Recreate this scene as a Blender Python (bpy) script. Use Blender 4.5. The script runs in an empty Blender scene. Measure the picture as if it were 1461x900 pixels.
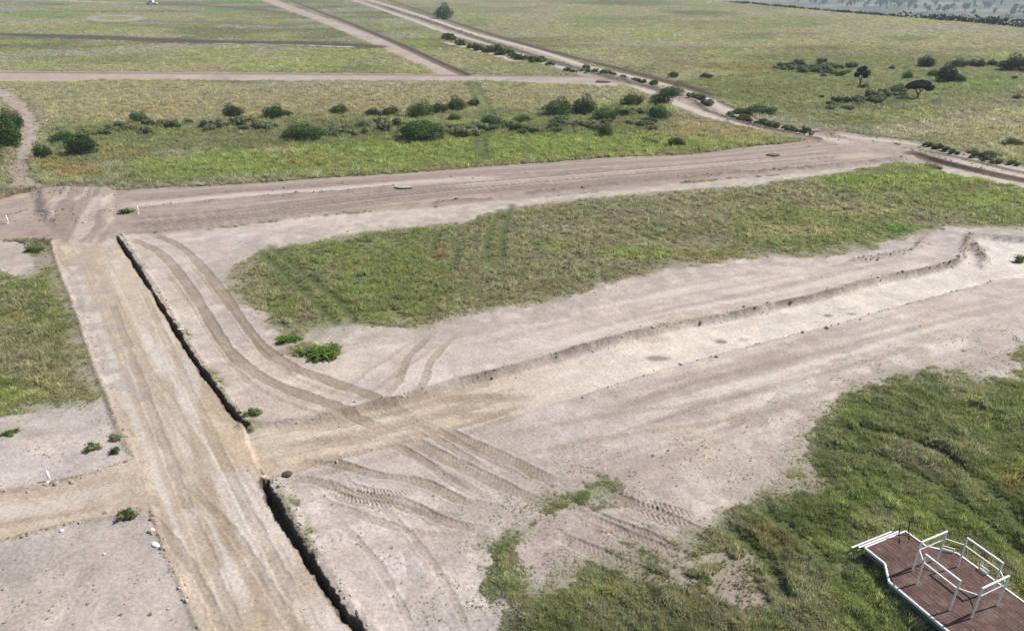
import bpy, bmesh, math, random
import numpy as np
from mathutils import Vector, Matrix

rng = np.random.default_rng(7)
random.seed(7)
scene = bpy.context.scene
COL = scene.collection
R = math.radians

# ------------------------------------------------------------------ camera, sky, sun
H, FPX, PITCH = 16.0, 1020.0, R(26.0)
SI, CO = math.sin(PITCH), math.cos(PITCH)
cam_data = bpy.data.cameras.new("camera")
cam = bpy.data.objects.new("camera", cam_data)
COL.objects.link(cam)
cam.location = (0, 0, H)
cam.rotation_euler = (R(90) - PITCH, 0, 0)
cam_data.sensor_width = 36.0
cam_data.lens = 36.0 * FPX / 1461.0
cam_data.clip_start = 0.1
cam_data.clip_end = 30000
scene.camera = cam

SUN_EL, SUN_AZ = R(47), R(72)           # azimuth clockwise from the view direction (+Y)
world = bpy.data.worlds.new("World")
scene.world = world
world.use_nodes = True
wn = world.node_tree
sky = wn.nodes.new("ShaderNodeTexSky")
sky.sky_type = 'NISHITA'
sky.sun_disc = False
sky.sun_elevation = SUN_EL
sky.sun_rotation = SUN_AZ
sky.air_density = 1.0
sky.dust_density = 1.0
wn.links.new(sky.outputs[0], wn.nodes["Background"].inputs[0])
wn.nodes["Background"].inputs[1].default_value = 0.075

sun_data = bpy.data.lights.new("sun", 'SUN')
sun_data.energy = 4.1
sun_data.angle = R(0.55)
sun_data.color = (1.0, 0.945, 0.86)
sun = bpy.data.objects.new("sun", sun_data)
COL.objects.link(sun)
sd = Vector((math.sin(SUN_AZ) * math.cos(SUN_EL), math.cos(SUN_AZ) * math.cos(SUN_EL), math.sin(SUN_EL)))
sun.rotation_euler = (-sd).to_track_quat('-Z', 'Y').to_euler()
sun.location = (60, 40, 80)

vs = scene.view_settings
vs.view_transform = 'Standard'
vs.look = 'None'
vs.gamma = 1.0
vs.use_curve_mapping = False
vs.exposure = 0.52


# ------------------------------------------------------------------ helpers
def at(x, y, z=0.0):
    """a point of the ground plan read off the photograph -> world X, Y on the level z"""
    d = FPX * SI + (y - 450.0) * CO
    w = FPX * CO - (y - 450.0) * SI
    k = (H - z) / d
    return ((x - 730.5) * k, w * k)


def W(pts, z=0.0):
    return np.array([at(x, y, z) for x, y in pts], float)


def tag(o, label=None, cat=None, group=None, kind=None):
    if label: o['label'] = label
    if cat: o['category'] = cat
    if group: o['group'] = group
    if kind: o['kind'] = kind
    return o


def link(name, mesh, mats=(), parent=None):
    o = bpy.data.objects.new(name, mesh)
    COL.objects.link(o)
    for m in (mats if isinstance(mats, (list, tuple)) else [mats]):
        if m.name not in [x.name for x in mesh.materials if x]:
            mesh.materials.append(m)
    if parent: o.parent = parent
    return o


def empty(name, loc, rz=0.0):
    o = bpy.data.objects.new(name, None)
    o.empty_display_size = 0.3
    COL.objects.link(o)
    o.location = loc
    o.rotation_euler = (0, 0, rz)
    return o


def hash2(ix, iy, seed):
    h = (ix.astype(np.int64) * 374761393 + iy.astype(np.int64) * 668265263 + seed * 974634777) & 0xFFFFFFFF
    h = ((h ^ (h >> 13)) * 1274126177) & 0xFFFFFFFF
    h = (h ^ (h >> 16)) & 0xFFFFFFFF
    return h.astype(np.float32) / 4294967295.0


def vnoise(x, y, seed=0):
    xi = np.floor(x); yi = np.floor(y)
    fx = (x - xi).astype(np.float32); fy = (y - yi).astype(np.float32)
    fx = fx * fx * (3 - 2 * fx); fy = fy * fy * (3 - 2 * fy)
    a = hash2(xi, yi, seed); b = hash2(xi + 1, yi, seed)
    c = hash2(xi, yi + 1, seed); d = hash2(xi + 1, yi + 1, seed)
    return (a + (b - a) * fx) * (1 - fy) + (c + (d - c) * fx) * fy


def fbm(x, y, scale, seed=0, octv=4, gain=0.55):
    """0..1 fractal noise with the given feature size in metres"""
    x = x / scale; y = y / scale
    s = 0; a = 1.0; t = 0
    for k in range(octv):
        s = s + a * vnoise(x + 17.3 * k, y - 9.1 * k, seed + k)
        t += a; a *= gain; x = x * 2.03; y = y * 2.03
    return s / t


def sstep(a, b, v):
    t = np.clip((v - a) / (b - a), 0, 1)
    return t * t * (3 - 2 * t)


def smooth_line(P, n=6):
    """Catmull-Rom through the points"""
    P = np.asarray(P, float)
    if len(P) < 3: return P
    Q = np.vstack([2 * P[0] - P[1], P, 2 * P[-1] - P[-2]])
    out = []
    for i in range(1, len(Q) - 2):
        for t in np.linspace(0, 1, n, endpoint=False):
            p0, p1, p2, p3 = Q[i - 1:i + 3]
            out.append(0.5 * (2 * p1 + (p2 - p0) * t + (2 * p0 - 5 * p1 + 4 * p2 - p3) * t * t + (3 * p1 - p0 - 3 * p2 + p3) * t ** 3))
    out.append(P[-1])
    return np.array(out)


# ------------------------------------------------------------------ ground sheet grid
STEP = 1.7
gx = np.concatenate([np.linspace(-2600, -130, 60), np.arange(-100, 1562, STEP), np.linspace(1592, 4060, 60)])
down_far = np.geomspace(2.2, 36.0, 84)
y_far = (down_far - FPX * SI) / CO + 450
y_near = np.concatenate([np.arange(y_far[-1] + 0.6, 300, 0.85), np.arange(300, 930, STEP), np.linspace(934, 1900, 110)])
gy = np.concatenate([y_far, y_near])
NX, NY = len(gx), len(gy)
PX, PY = np.meshgrid(gx, gy)
PX = PX.ravel(); PY = PY.ravel()
DN = FPX * SI + (PY - 450) * CO
FW = FPX * CO - (PY - 450) * SI
X = (PX - 730.5) / DN * H
Y = FW / DN * H
N = len(X)


def poly_sd(pts, m=2.0, sm=0, world=False):
    """signed distance in metres to an outline, positive inside, -m far outside"""
    P = np.asarray(pts, float) if world else W(pts)
    if sm: P = smooth_line(np.vstack([P, P[:1]]), sm)[:-1]
    lo = P.min(0) - m; hi = P.max(0) + m
    idx = np.nonzero((X > lo[0]) & (X < hi[0]) & (Y > lo[1]) & (Y < hi[1]))[0]
    x = X[idx]; y = Y[idx]
    best = np.full(len(idx), 1e9); ins = np.zeros(len(idx), bool)
    for (ax, ay), (bx, by) in zip(P, np.roll(P, -1, 0)):
        dx, dy = bx - ax, by - ay
        L2 = dx * dx + dy * dy + 1e-12
        t = np.clip(((x - ax) * dx + (y - ay) * dy) / L2, 0, 1)
        best = np.minimum(best, (x - ax - t * dx) ** 2 + (y - ay - t * dy) ** 2)
        c = (ay > y) != (by > y)
        if abs(dy) > 1e-12:
            ins ^= c & (x < dx * (y - ay) / dy + ax)
    out = np.full(N, -float(m))
    d = np.sqrt(best)
    out[idx] = np.where(ins, d, np.maximum(-d, -m))
    return out


def line_sd(pts, m=1.5, sm=6, world=False):
    """indices near a line, side distance (right of travel positive), distance along, length"""
    P = np.asarray(pts, float) if world else W(pts)
    if sm: P = smooth_line(P, sm)
    lo = P.min(0) - m; hi = P.max(0) + m
    idx = np.nonzero((X > lo[0]) & (X < hi[0]) & (Y > lo[1]) & (Y < hi[1]))[0]
    x = X[idx]; y = Y[idx]
    best = np.full(len(idx), 1e9); sgn = np.ones(len(idx)); S = np.zeros(len(idx))
    acc = 0.0
    for (ax, ay), (bx, by) in zip(P[:-1], P[1:]):
        dx, dy = bx - ax, by - ay
        L = math.hypot(dx, dy) + 1e-9
        t = np.clip(((x - ax) * dx + (y - ay) * dy) / (L * L), 0, 1)
        d2 = (x - ax - t * dx) ** 2 + (y - ay - t * dy) ** 2
        k = d2 < best
        best[k] = d2[k]
        cr = (x - ax) * dy - (y - ay) * dx
        sgn[k] = np.where(cr[k] >= 0, 1, -1)
        S[k] = acc + t[k] * L
        acc += L
    d = np.sqrt(best)
    k = d < m
    return idx[k], (d * sgn)[k], S[k], acc


# linear albedos
PALE = np.array((0.435, 0.375, 0.335))
VPALE = np.array((0.51, 0.46, 0.415))
TAN = np.array((0.375, 0.295, 0.218))
TAN2 = np.array((0.445, 0.36, 0.278))
PINK = np.array((0.33, 0.265, 0.232))
BROWN = np.array((0.25, 0.20, 0.17))
WET_SHADE = np.array((0.10, 0.072, 0.055))  # wet dark earth, also painted as shade in the far ditches
G_GREEN = np.array((0.100, 0.135, 0.030))
G_YEL = np.array((0.180, 0.215, 0.052))
G_GREY = np.array((0.205, 0.192, 0.130))
G_STRAW = np.array((0.270, 0.238, 0.135))
G_ORANGE = np.array((0.190, 0.135, 0.045))
G_DARK = np.array((0.040, 0.065, 0.018))
G_OLIVE = np.array((0.128, 0.138, 0.056))
G_BRIGHT = np.array((0.085, 0.170, 0.025))

C = np.zeros((N, 3)); Z = np.zeros(N); GD = np.ones(N)
REG = np.zeros(N, np.int32)              # which part of the sheet a point belongs to
ROUGH = np.full(N, 0.6)


def mix(w, c):
    global C
    w = np.clip(w, 0, 1)[:, None]
    C = C * (1 - w) + np.asarray(c) * w


# noises reused everywhere
n_big = fbm(X, Y, 40, 1)
n_mid = fbm(X, Y, 9, 11)
n_sml = fbm(X, Y, 2.2, 21)
n_fine = fbm(X, Y, 0.55, 31)
n_micro = fbm(X, Y, 0.16, 41, 3)
n_edge = (n_sml - 0.5) * 1.0 + (n_fine - 0.5) * 0.8
DIST = np.hypot(X, Y)
far_k = np.clip(DIST / 90.0, 0.25, 2.5)    # coarser grass mottling far away


# ---------------- grass colours
def zone(pts, m):
    return sstep(-m, m, poly_sd(pts, m * 1.5) + (n_mid - 0.5) * m)


mix(np.ones(N), G_OLIVE * 0.5 + G_GREY * 0.35 + G_STRAW * 0.15)
mix(sstep(0.48, 0.66, fbm(X, Y, 18, 51)) * 0.6, G_YEL * 0.7 + G_GREY * 0.3)
mix(sstep(0.50, 0.68, fbm(X, Y, 14, 61)) * 0.75, G_GREY)
mix(sstep(0.52, 0.70, fbm(X, Y, 11, 71)) * 0.55, G_STRAW)
mix(sstep(0.50, 0.64, fbm(X * .7, Y, 26, 53)) * 0.55, G_OLIVE * 0.62)
mix(sstep(0.54, 0.64, fbm(X * .6, Y, 12, 63)) * 0.6, G_YEL * .85 + G_GREEN * .15)
mix(sstep(0.56, 0.66, fbm(X * .5, Y, 16, 73)) * 0.6, np.array((.20, .185, .165)))
# the large right-hand field: straw and olive
mix(zone([(560, 0), (980, 118), (1200, 180), (1461, 235), (1900, 330), (1900, 60), (1461, 45), (1000, -12)], 8) * 0.32, G_STRAW * 0.55 + G_GREY * 0.45)
# right-hand hollow with trees: greener and browner
mix(zone([(960, 122), (1010, 95), (1120, 75), (1300, 78), (1461, 82), (1700, 90), (1700, 150), (1420, 150), (1330, 175), (1230, 190), (1160, 182), (1060, 155)], 4) * 0.75, G_OLIVE * 0.85 + G_GREEN * 0.15)
# the strip between the far road and the graded road
mix(zone([(-200, 118), (870, 122), (930, 140), (700, 155), (300, 152), (-200, 165)], 3) * 0.75, G_GREY * 0.75 + G_STRAW * 0.5)
mix(zone([(60, 165), (160, 150), (450, 138), (760, 128), (800, 155), (560, 168), (200, 178)], 2.5) * 0.7, G_STRAW * 0.85 + G_OLIVE * 0.15)
mix(zone([(40, 185), (400, 165), (900, 150), (980, 170), (1000, 195), (500, 215), (60, 240)], 2.5) * 0.7, G_OLIVE * 0.8 + G_GREEN * 0.2)
mix(zone([(420, 210), (640, 195), (900, 190), (1120, 200), (1050, 212), (700, 236), (490, 250), (330, 258), (200, 262), (180, 235)], 2) * 0.9, G_YEL * 0.72 + G_GREEN * 0.28)
mix(zone([(960, 168), (1060, 180), (1140, 196), (1040, 205), (940, 196)], 2) * 0.6, G_STRAW * 0.6 + G_ORANGE * 0.4)
# middle field
MF = [(330, 385), (369, 355), (436, 344), (490, 335), (557, 325), (607, 322), (658, 316), (695, 302), (792, 286), (859, 278), (971, 271), (1055, 264), (1139, 253),
      (1206, 245), (1259, 232), (1306, 233), (1340, 242), (1373, 251), (1461, 266), (1900, 330), (1900, 390), (1461, 325), (1353, 323), (1327, 327), (1306, 337), (1263, 344), (1259, 350), (1223, 355),
      (1172, 364), (1105, 364), (1045, 374), (980, 379), (906, 397), (846, 416), (792, 431), (752, 437), (705, 444), (658, 454), (624, 461), (574, 464), (520, 464),
      (490, 468), (478, 468), (455, 474), (432, 478), (405, 480), (382, 470), (349, 441), (330, 416), (325, 392)]
sd_mf = poly_sd(MF, 6)
in_mf = sstep(-1.5, 1.0, sd_mf)
mix(in_mf * 0.8, G_GREY * 0.55 + G_OLIVE * 0.45)
mix(in_mf * sstep(0.45, 0.62, fbm(X, Y, 7, 81)) * 0.7, G_GREEN * 0.6 + G_YEL * 0.4)
# left field
LF = [(-300, 380), (0, 384), (20, 398), (42, 394), (50, 384), (58, 366), (76, 364), (84, 384), (101, 427), (116, 468), (129, 508), (142, 545), (146, 562), (130, 576), (67, 583), (20, 590), (0, 594), (-300, 610)]
sd_lf = poly_sd(LF, 4)
in_lf = sstep(-1, 1, sd_lf)
mix(in_lf * 0.8, G_OLIVE * 0.6 + G_GREY * 0.4)
mix(in_lf * sstep(0.45, 0.6, fbm(X, Y, 5, 91)) * 0.75, G_GREEN * 0.7 + G_YEL * 0.3)
# near right field
NF = [(1600, 470), (1461, 481), (1450, 500), (1455, 525), (1447, 541), (1390, 535), (1333, 525), (1263, 535), (1223, 548), (1190, 572), (1165, 598), (1149, 623), (1159, 654), (1139, 677), (1105, 697), (1055, 717), (1015, 737), (985, 752),
      (960, 766), (919, 758), (900, 768), (882, 783), (842, 801), (795, 805), (778, 828), (768, 831), (765, 815), (755, 791), (758, 765), (792, 744), (839, 724), (879, 711), (896, 711), (876, 688), (852, 684), (825, 697), (785, 704), (758, 724),
      (742, 748), (691, 761), (671, 781), (681, 815), (678, 852), (705, 868), (708, 905), (720, 1000), (800, 1900), (3000, 1900), (3000, 470)]
sd_nf = poly_sd(NF, 4)
in_nf = sstep(-0.6, 0.8, sd_nf)
mix(in_nf * 0.9, G_GREEN * 0.55 + G_OLIVE * 0.45)
mix(in_nf * sstep(0.48, 0.62, fbm(X, Y, 3.0, 101)) * 0.6, G_GREY * 0.8 + G_OLIVE * 0.2)
mix(in_nf * sstep(0.52, 0.66, fbm(X, Y, 2.0, 111)) * 0.7, G_YEL * 0.8 + G_GREEN * 0.2)
mix(in_nf * sstep(0.50, 0.66, fbm(X, Y, 1.6, 113)) * 0.5, G_DARK * 0.5 + G_GREEN * 0.5)

# coloured patches seen in the photograph (x, y, rx, ry, colour, strength)
BLOBS = [
    (60, 22, 70, 7, G_BRIGHT, .45), (330, 18, 60, 7, G_BRIGHT, .4), (330, 3, 50, 4, G_BRIGHT, .6), (150, 45, 120, 5, G_YEL, .45), (400, 50, 40, 5, G_YEL, .6), (300, 72, 90, 6, G_YEL, .5), (120, 85, 120, 8, G_OLIVE, .5),
    (560, 65, 70, 14, G_YEL, .5), (600, 90, 60, 8, G_STRAW, .5), (520, 40, 30, 10, G_OLIVE, .5), (850, 28, 60, 8, G_BRIGHT, .35), (930, 50, 40, 8, G_YEL, .45), (680, 30, 30, 6, G_BRIGHT, .4),
    (900, 4, 90, 5, G_DARK, .45), (1000, 18, 60, 4, G_DARK, .4), (1060, 52, 60, 6, G_DARK, .35), (1160, 68, 90, 5, G_ORANGE * 0.7, .45), (1290, 56, 40, 6, G_DARK, .3), (1130, 35, 50, 6, G_BRIGHT, .3), (780, 110, 60, 8, G_OLIVE, .3),
    (1170, 98, 55, 9, G_GREEN, .7), (1060, 98, 60, 6, G_ORANGE, .6), (1010, 104, 60, 5, G_STRAW, .8), (1080, 130, 70, 14, G_OLIVE, .6), (1240, 150, 60, 10, G_DARK, .3), (1400, 120, 60, 14, G_BRIGHT, .35), (1380, 155, 60, 12, G_GREY * .8, .6), (1440, 140, 40, 18, G_GREY * .7, .5), (1290, 185, 60, 10, G_STRAW, .35), (1300, 165, 60, 8, G_YEL, .4), (1220, 175, 40, 8, G_GREEN, .5), (1440, 82, 40, 6, G_YEL, .5), (1440, 205, 60, 12, G_GREY, .4), (1350, 200, 60, 12, G_OLIVE, .3),
    (110, 245, 45, 10, G_ORANGE, .8), (70, 235, 30, 10, G_ORANGE, .6), (180, 222, 50, 8, G_ORANGE * .8 + G_OLIVE * .2, .7), (60, 258, 50, 8, G_STRAW, .5), (255, 222, 40, 7, G_GREY, .8), (270, 238, 40, 7, G_YEL, .7), (440, 232, 70, 8, G_ORANGE, .35), (400, 218, 50, 5, G_STRAW, .6), (150, 190, 40, 10, G_GREEN, .4), (620, 200, 90, 5, G_ORANGE, .4), (660, 175, 30, 6, G_YEL, .6), (590, 172, 40, 4, G_YEL, .5), (740, 172, 60, 5, G_YEL, .7), (720, 150, 40, 5, G_STRAW, .8),
    (620, 362, 22, 12, G_ORANGE, .5), (630, 395, 26, 10, G_STRAW * .6 + G_ORANGE * .4, .5), (430, 400, 60, 22, G_GREEN, .5), (400, 440, 30, 20, G_GREEN * .6 + G_YEL * .4, .7), (540, 415, 30, 12, G_YEL, .5), (790, 352, 40, 10, G_YEL, .6), (905, 362, 70, 10, G_YEL, .7), (960, 330, 120, 14, G_OLIVE, .4), (730, 405, 60, 16, G_GREY * .8, .5), (880, 305, 90, 10, G_GREY * .8, .6), (1140, 330, 90, 14, G_STRAW, .55), (1010, 365, 60, 10, G_YEL * .6 + G_ORANGE * .4, .6), (1180, 348, 60, 8, G_OLIVE, .8), (1230, 300, 90, 10, G_STRAW, .5), (1220, 258, 80, 8, G_BRIGHT * .4 + G_YEL * .6, .95), (1310, 258, 90, 8, G_YEL, .9), (1400, 285, 80, 10, G_YEL, .5), (1300, 327, 42, 9, G_BRIGHT, .95), (1080, 285, 90, 8, G_OLIVE, .4),
    (15, 455, 25, 12, G_YEL * .6 + G_ORANGE * .4, .7), (60, 440, 26, 30, G_GREEN, .5), (85, 480, 14, 40, G_GREEN, .5), (20, 520, 40, 20, G_GREY, .5), (70, 560, 60, 12, G_STRAW, .45), (90, 400, 14, 20, G_BRIGHT, .5), (20, 570, 30, 14, G_YEL, .5),
    (850, 700, 32, 16, G_BRIGHT, .8), (700, 785, 30, 16, G_GREEN, .5), (720, 835, 40, 22, G_BRIGHT * .6 + G_GREEN * .4, .5), (855, 845, 50, 20, G_YEL, .5), (830, 815, 30, 12, G_GREEN, .5), (1100, 770, 50, 30, G_ORANGE * .6 + G_OLIVE * .4, .45), (1240, 700, 60, 30, G_BRIGHT * .5 + G_YEL * .5, .4), (1050, 780, 40, 20, G_YEL, .4), (1300, 600, 80, 30, G_OLIVE, .5), (1320, 640, 60, 14, G_GREY * .7, .5), (1380, 740, 60, 30, G_GREEN, .5), (1445, 690, 20, 20, G_ORANGE, .5), (1240, 760, 60, 26, G_GREY * .6 + G_YEL * .4, .4), (960, 850, 80, 30, G_OLIVE, .5),
]
for (bx, by, rx, ry, c, s) in BLOBS:
    w = np.exp(-(((PX - bx) / rx) ** 2 + ((PY - by) / ry) ** 2))
    k = w > 0.02
    mix(np.where(k, s * sstep(0.25, 0.8, w * (0.45 + 1.1 * np.where(k, n_mid * 0.6 + n_sml * 0.4, 0))), 0), c)

# low relief of the land
Z += (fbm(X, Y, 60, 121, 3) - 0.5) * 0.5 * sstep(25, 90, DIST)
Z += (n_mid - 0.5) * 0.10 * GD

# the field ends at an edge on the right; beyond it lies a low plain
XE = 112 - 0.238 * (Y - 370)
T_E = X - XE
Z -= 40 * sstep(0, 95, T_E)
plain = sstep(5, 40, T_E)
pc = G_OLIVE * 0.7
mix(plain, pc)
mix(plain * sstep(0.45, 0.6, fbm(X, Y * 2.5, 220, 131)) * 0.8, G_STRAW * .6)
mix(plain * sstep(0.52, 0.6, fbm(X, Y * 3, 300, 141)) * 0.6, np.array((.30, .29, .27)))
mix(plain * sstep(0.55, 0.62, fbm(X, Y * 2, 160, 151)) * 0.7, G_DARK * 1.2)
mix(plain * sstep(0.52, 0.6, fbm(X, Y * 1.5, 70, 153)) * 0.75, G_DARK)
mix(plain * sstep(0.54, 0.6, fbm(X, Y, 45, 155)) * 0.6, G_STRAW)
GD[plain > 0.3] = 0

# ---------------- bare soil
n_dirt = fbm(X, Y, 3.5, 161); n_dirt2 = fbm(X, Y, 1.1, 171)
# streaks that run along the pit street (direction of the lower scarp)
_a = W([(560, 590), (1100, 485)]); _t = (_a[1] - _a[0]) / np.linalg.norm(_a[1] - _a[0])
U = X * _t[0] + Y * _t[1]; V = -X * _t[1] + Y * _t[0]
n_str = fbm(U / 7.0, V, 0.5, 181, 4)
n_str2 = fbm(U / 4.0, V, 1.4, 191, 3)


def soil(base, amp=1.0):
    k = 1 + amp * ((n_dirt - 0.5) * 0.42 + (n_dirt2 - 0.5) * 0.34 + (n_fine - 0.5) * 0.18 + (n_micro - 0.5) * 0.22)
    warm = (n_mid - 0.5) * 0.22 * amp
    c = np.asarray(base)[None, :] * k[:, None]
    return c * np.stack([1 + warm * 0.3, np.ones(N), 1 - warm], 1)


def bare(w, base, amp=1.0, reg=None, kill=1.0, thr=0.5, rough=0.35):
    global C, GD
    w = np.clip(w, 0, 1)
    C = C * (1 - w[:, None]) + soil(base, amp) * w[:, None]
    GD = GD * (1 - kill * sstep(0.2, 0.7, w))
    if reg is not None: REG[w > thr] = reg
    ROUGH[:] = ROUGH * (1 - w) + rough * w


REG_NAMES = {0: ("ground", "open grassland of mixed green and straw grass around the dirt streets")}


def area(pts, base, reg=None, label=None, name=None, soft=0.25, edge=0.35, amp=1.0, sm=0, m=3.0, strength=1.0, kill=1.0):
    sd = poly_sd(pts, m, sm)
    w = sstep(-soft, soft, sd + n_edge * edge) * strength
    if name: REG_NAMES[reg] = (name, label)
    bare(w, base, amp, reg, kill)
    return sd, w


# clearing around the pit street (everything pale right of the main street)
CL = [(164, 336), (210, 332), (302, 326), (402, 312), (490, 303), (600, 296), (760, 282), (971, 262), (1100, 250), (1210, 236), (1262, 230), (1262, 236), (1206, 246), (1139, 254), (1055, 265), (971, 272), (859, 279), (792, 287), (695, 303), (658, 317), (607, 323), (557, 326),
      (490, 336), (436, 345), (369, 356), (335, 380), (324, 392), (329, 416), (349, 442), (379, 468), (400, 486), (420, 508), (452, 514), (484, 510), (492, 502), (470, 492), (436, 488), (430, 482), (455, 475), (478, 468), (520, 465), (574, 465), (624, 462), (658, 455), (705, 445), (752, 438), (792, 432), (846, 417), (906, 398), (980, 380),
      (1045, 375), (1105, 365), (1172, 365), (1223, 356), (1259, 351), (1263, 345), (1306, 338), (1327, 328), (1353, 324), (1461, 326), (1750, 366), (1750, 450), (1461, 481), (1450, 500), (1455, 525), (1447, 541), (1390, 535), (1333, 525), (1263, 535), (1223, 548), (1190, 572), (1165, 598), (1149, 623),
      (1159, 654), (1139, 677), (1105, 697), (1055, 717), (1015, 737), (985, 752), (960, 766), (919, 758), (900, 768), (882, 783), (842, 801), (795, 805), (778, 828), (768, 831), (765, 815), (755, 791), (758, 765), (792, 744), (839, 724), (879, 711), (896, 711), (876, 688), (852, 684), (825, 697), (785, 704), (758, 724),
      (742, 748), (691, 761), (671, 781), (681, 815), (678, 852), (705, 868), (708, 905), (720, 1000), (760, 1400), (700, 1400), (520, 905), (376, 686), (350, 606), (248, 468), (215, 414)]
sd_cl, w_cl = area(CL, PALE, 1, "pale bare clearing scraped flat beside the pit street", "bare_ground", soft=0.45, edge=1.5)
# paler, streaky ground
mix(w_cl * sstep(0.42, 0.62, n_str2) * 0.35, VPALE)
mix(w_cl * sstep(0.48, 0.66, n_str) * 0.32 * sstep(-8, 4, V - (_a[0] @ np.array((-_t[1], _t[0]))) + 9), PINK)
mix(w_cl * sstep(0.52, 0.64, fbm(X, Y, 1.8, 201)) * 0.25, PINK)
mix(w_cl * sstep(0.55, 0.62, fbm(X, Y, 0.8, 203, 3)) * 0.16, BROWN)

# bare ground left of the main street
BL1 = [(-300, 594), (0, 594), (20, 590), (67, 583), (130, 577), (146, 563), (165, 596), (168, 607), (188, 647), (192, 660), (130, 676), (60, 690), (0, 698), (-300, 735)]
area(BL1, PALE * 0.93, 2, "bare pinkish soil left of the main street above the side street", "bare_ground", soft=0.12, edge=0.3)
BL2 = [(-300, 800), (0, 772), (100, 747), (165, 737), (215, 728), (231, 774), (255, 831), (278, 888), (300, 940), (460, 1400), (-300, 1400)]
area(BL2, PALE * 0.88, 3, "bare greyish pink soil in the near left corner", "bare_ground", soft=0.12, edge=0.2)
BL3 = [(-300, 345), (0, 343), (20, 345), (36, 350), (52, 372), (46, 388), (20, 396), (0, 384), (-300, 384)]
area(BL3, PALE * 0.85, 4, "small bare patch beside the left field and street", "bare_ground", soft=0.12, edge=0.5)

# sandy footpath in the strip on the left
area([(12, 268), (8, 240), (26, 215), (30, 185), (22, 160), (0, 140), (-60, 128), (-60, 120), (10, 128), (40, 150), (62, 180), (56, 200), (45, 225), (40, 243), (60, 268)], PINK * 1.0, 5, "worn sandy path through the grass beside the left bushes", "dirt_path", soft=0.9, edge=1.3, kill=0.9, strength=.95)

# the wide graded road across the picture
GR = [(-400, 312), (0, 285), (40, 275), (161, 273), (235, 268), (336, 263), (490, 252), (590, 247), (691, 236), (792, 230), (893, 223), (980, 220), (1055, 210), (1122, 204), (1152, 200), (1179, 196), (1226, 199), (1280, 208), (1310, 218), (1306, 231),
      (1259, 233), (1210, 240), (1120, 247), (971, 260), (760, 282), (600, 297), (490, 304), (402, 313), (302, 326), (201, 333), (164, 337), (74, 342), (0, 343), (-400, 372)]
sd_gr, w_gr = area(GR, PINK * 0.93, 6, "wide graded dirt road running across the middle with brown and pale bands", "dirt_road", soft=0.25, edge=0.35)
gl = lambda ya, yb, yc, yd: None


def band(pts, w0, col, s, amp=0.6, soft=0.5, reg_w=None):
    """a strip of colour along a line, w0 = half width in metres"""
    idx, d, S, L = line_sd(pts, w0 + 2.0)
    wob = (n_sml[idx] - 0.5) * amp + (n_fine[idx] - 0.5) * amp * 0.5
    w = sstep(w0 + soft, max(w0 - soft, 0), np.abs(d) + wob) * s
    w *= np.clip(S / 2.0, 0, 1) * np.clip((L - S) / 2.0, 0, 1)
    if reg_w is not None: w *= reg_w[idx]
    full = np.zeros(N); full[idx] = w
    mix(full, col)
    if w0 > .35: GD[:] = GD * (1 - np.clip(full * 1.3, 0, 1))
    return full


dirt_any = np.maximum(w_cl, w_gr)
band([(161, 282), (336, 271), (490, 260), (691, 244), (893, 232), (1055, 219), (1180, 205)], 1.4, BROWN * 1.05, 0.9, 0.8, 0.6)
band([(161, 296), (240, 289), (336, 279), (490, 269), (640, 257), (720, 253)], 0.65, PALE * 1.0, 0.95, 0.5, 0.35)
band([(164, 322), (302, 312), (402, 299), (490, 289), (640, 272), (800, 262), (960, 246), (1060, 238)], 1.2, BROWN * 0.95, 0.92, 0.5, 0.4)
band([(164, 306), (302, 294), (490, 277), (640, 263)], 0.35, BROWN * 0.95, 0.7, 0.4, 0.3)
band([(640, 266), (800, 254), (960, 240), (1100, 229), (1260, 220)], 0.8, TAN2 * 0.8 + PALE * 0.2, 0.75, 0.6, 0.5)
band([(760, 275), (860, 265), (971, 254), (1100, 243), (1210, 234), (1300, 226)], 0.35, BROWN * 0.9, 0.75, 0.8, 0.4)
band([(640, 300), (800, 283), (971, 266), (1120, 252), (1220, 240)], 0.6, PALE, 0.7, 0.6, 0.4)
band([(40, 290), (0, 297), (-200, 315)], 0.9, BROWN * 1.05, .8, .6, .4)
for k in range(7):
    o = k * 4.5
    band([(165, 277 + o * 1.5), (400, 262 + o * 1.35), (700, 240 + o), (1000, 221 + o * .75), (1200, 203 + o * .5)], 0.16, BROWN if k % 2 else PALE, 0.4, 0.5, 0.25)

# main street
MS = [(72, 343), (84, 384), (101, 427), (116, 468), (129, 508), (148, 555), (164, 595), (168, 607), (188, 647), (201, 677), (215, 727), (231, 774), (255, 831), (278, 888), (300, 940), (460, 1400), (900, 1400), (520, 900), (490, 862), (460, 822), (433, 782), (399, 730), (378, 686), (352, 607), (336, 588), (312, 555), (278, 508), (248, 462), (215, 409), (188, 366), (166, 335)]
sd_ms, w_ms = area(MS, TAN2, 7, "tan main street of compacted soil running towards the camera beside the open trench", "dirt_road", soft=0.08, edge=0.10)
_m = W([(120, 345), (400, 900)]); _u = (_m[1] - _m[0]) / np.linalg.norm(_m[1] - _m[0])
UM = X * _u[0] + Y * _u[1]; VM = -X * _u[1] + Y * _u[0]
ms_str = fbm(UM / 9.0, VM, 0.45, 211, 4); ms_str2 = fbm(UM / 5.0, VM, 1.3, 221, 3)
mix(w_ms * sstep(0.45, 0.62, ms_str2) * 0.75, VPALE * 0.93)
mix(w_ms * sstep(0.50, 0.64, ms_str) * 0.45, TAN * 0.95)
mix(w_ms * sstep(0.52, 0.62, fbm(UM / 3, VM, 0.9, 231, 4)) * 0.4, TAN * 0.82)
mix(w_ms * sstep(0.55, 0.62, fbm(UM / 12, VM, 0.12, 233, 3)) * 0.35, BROWN)
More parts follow.
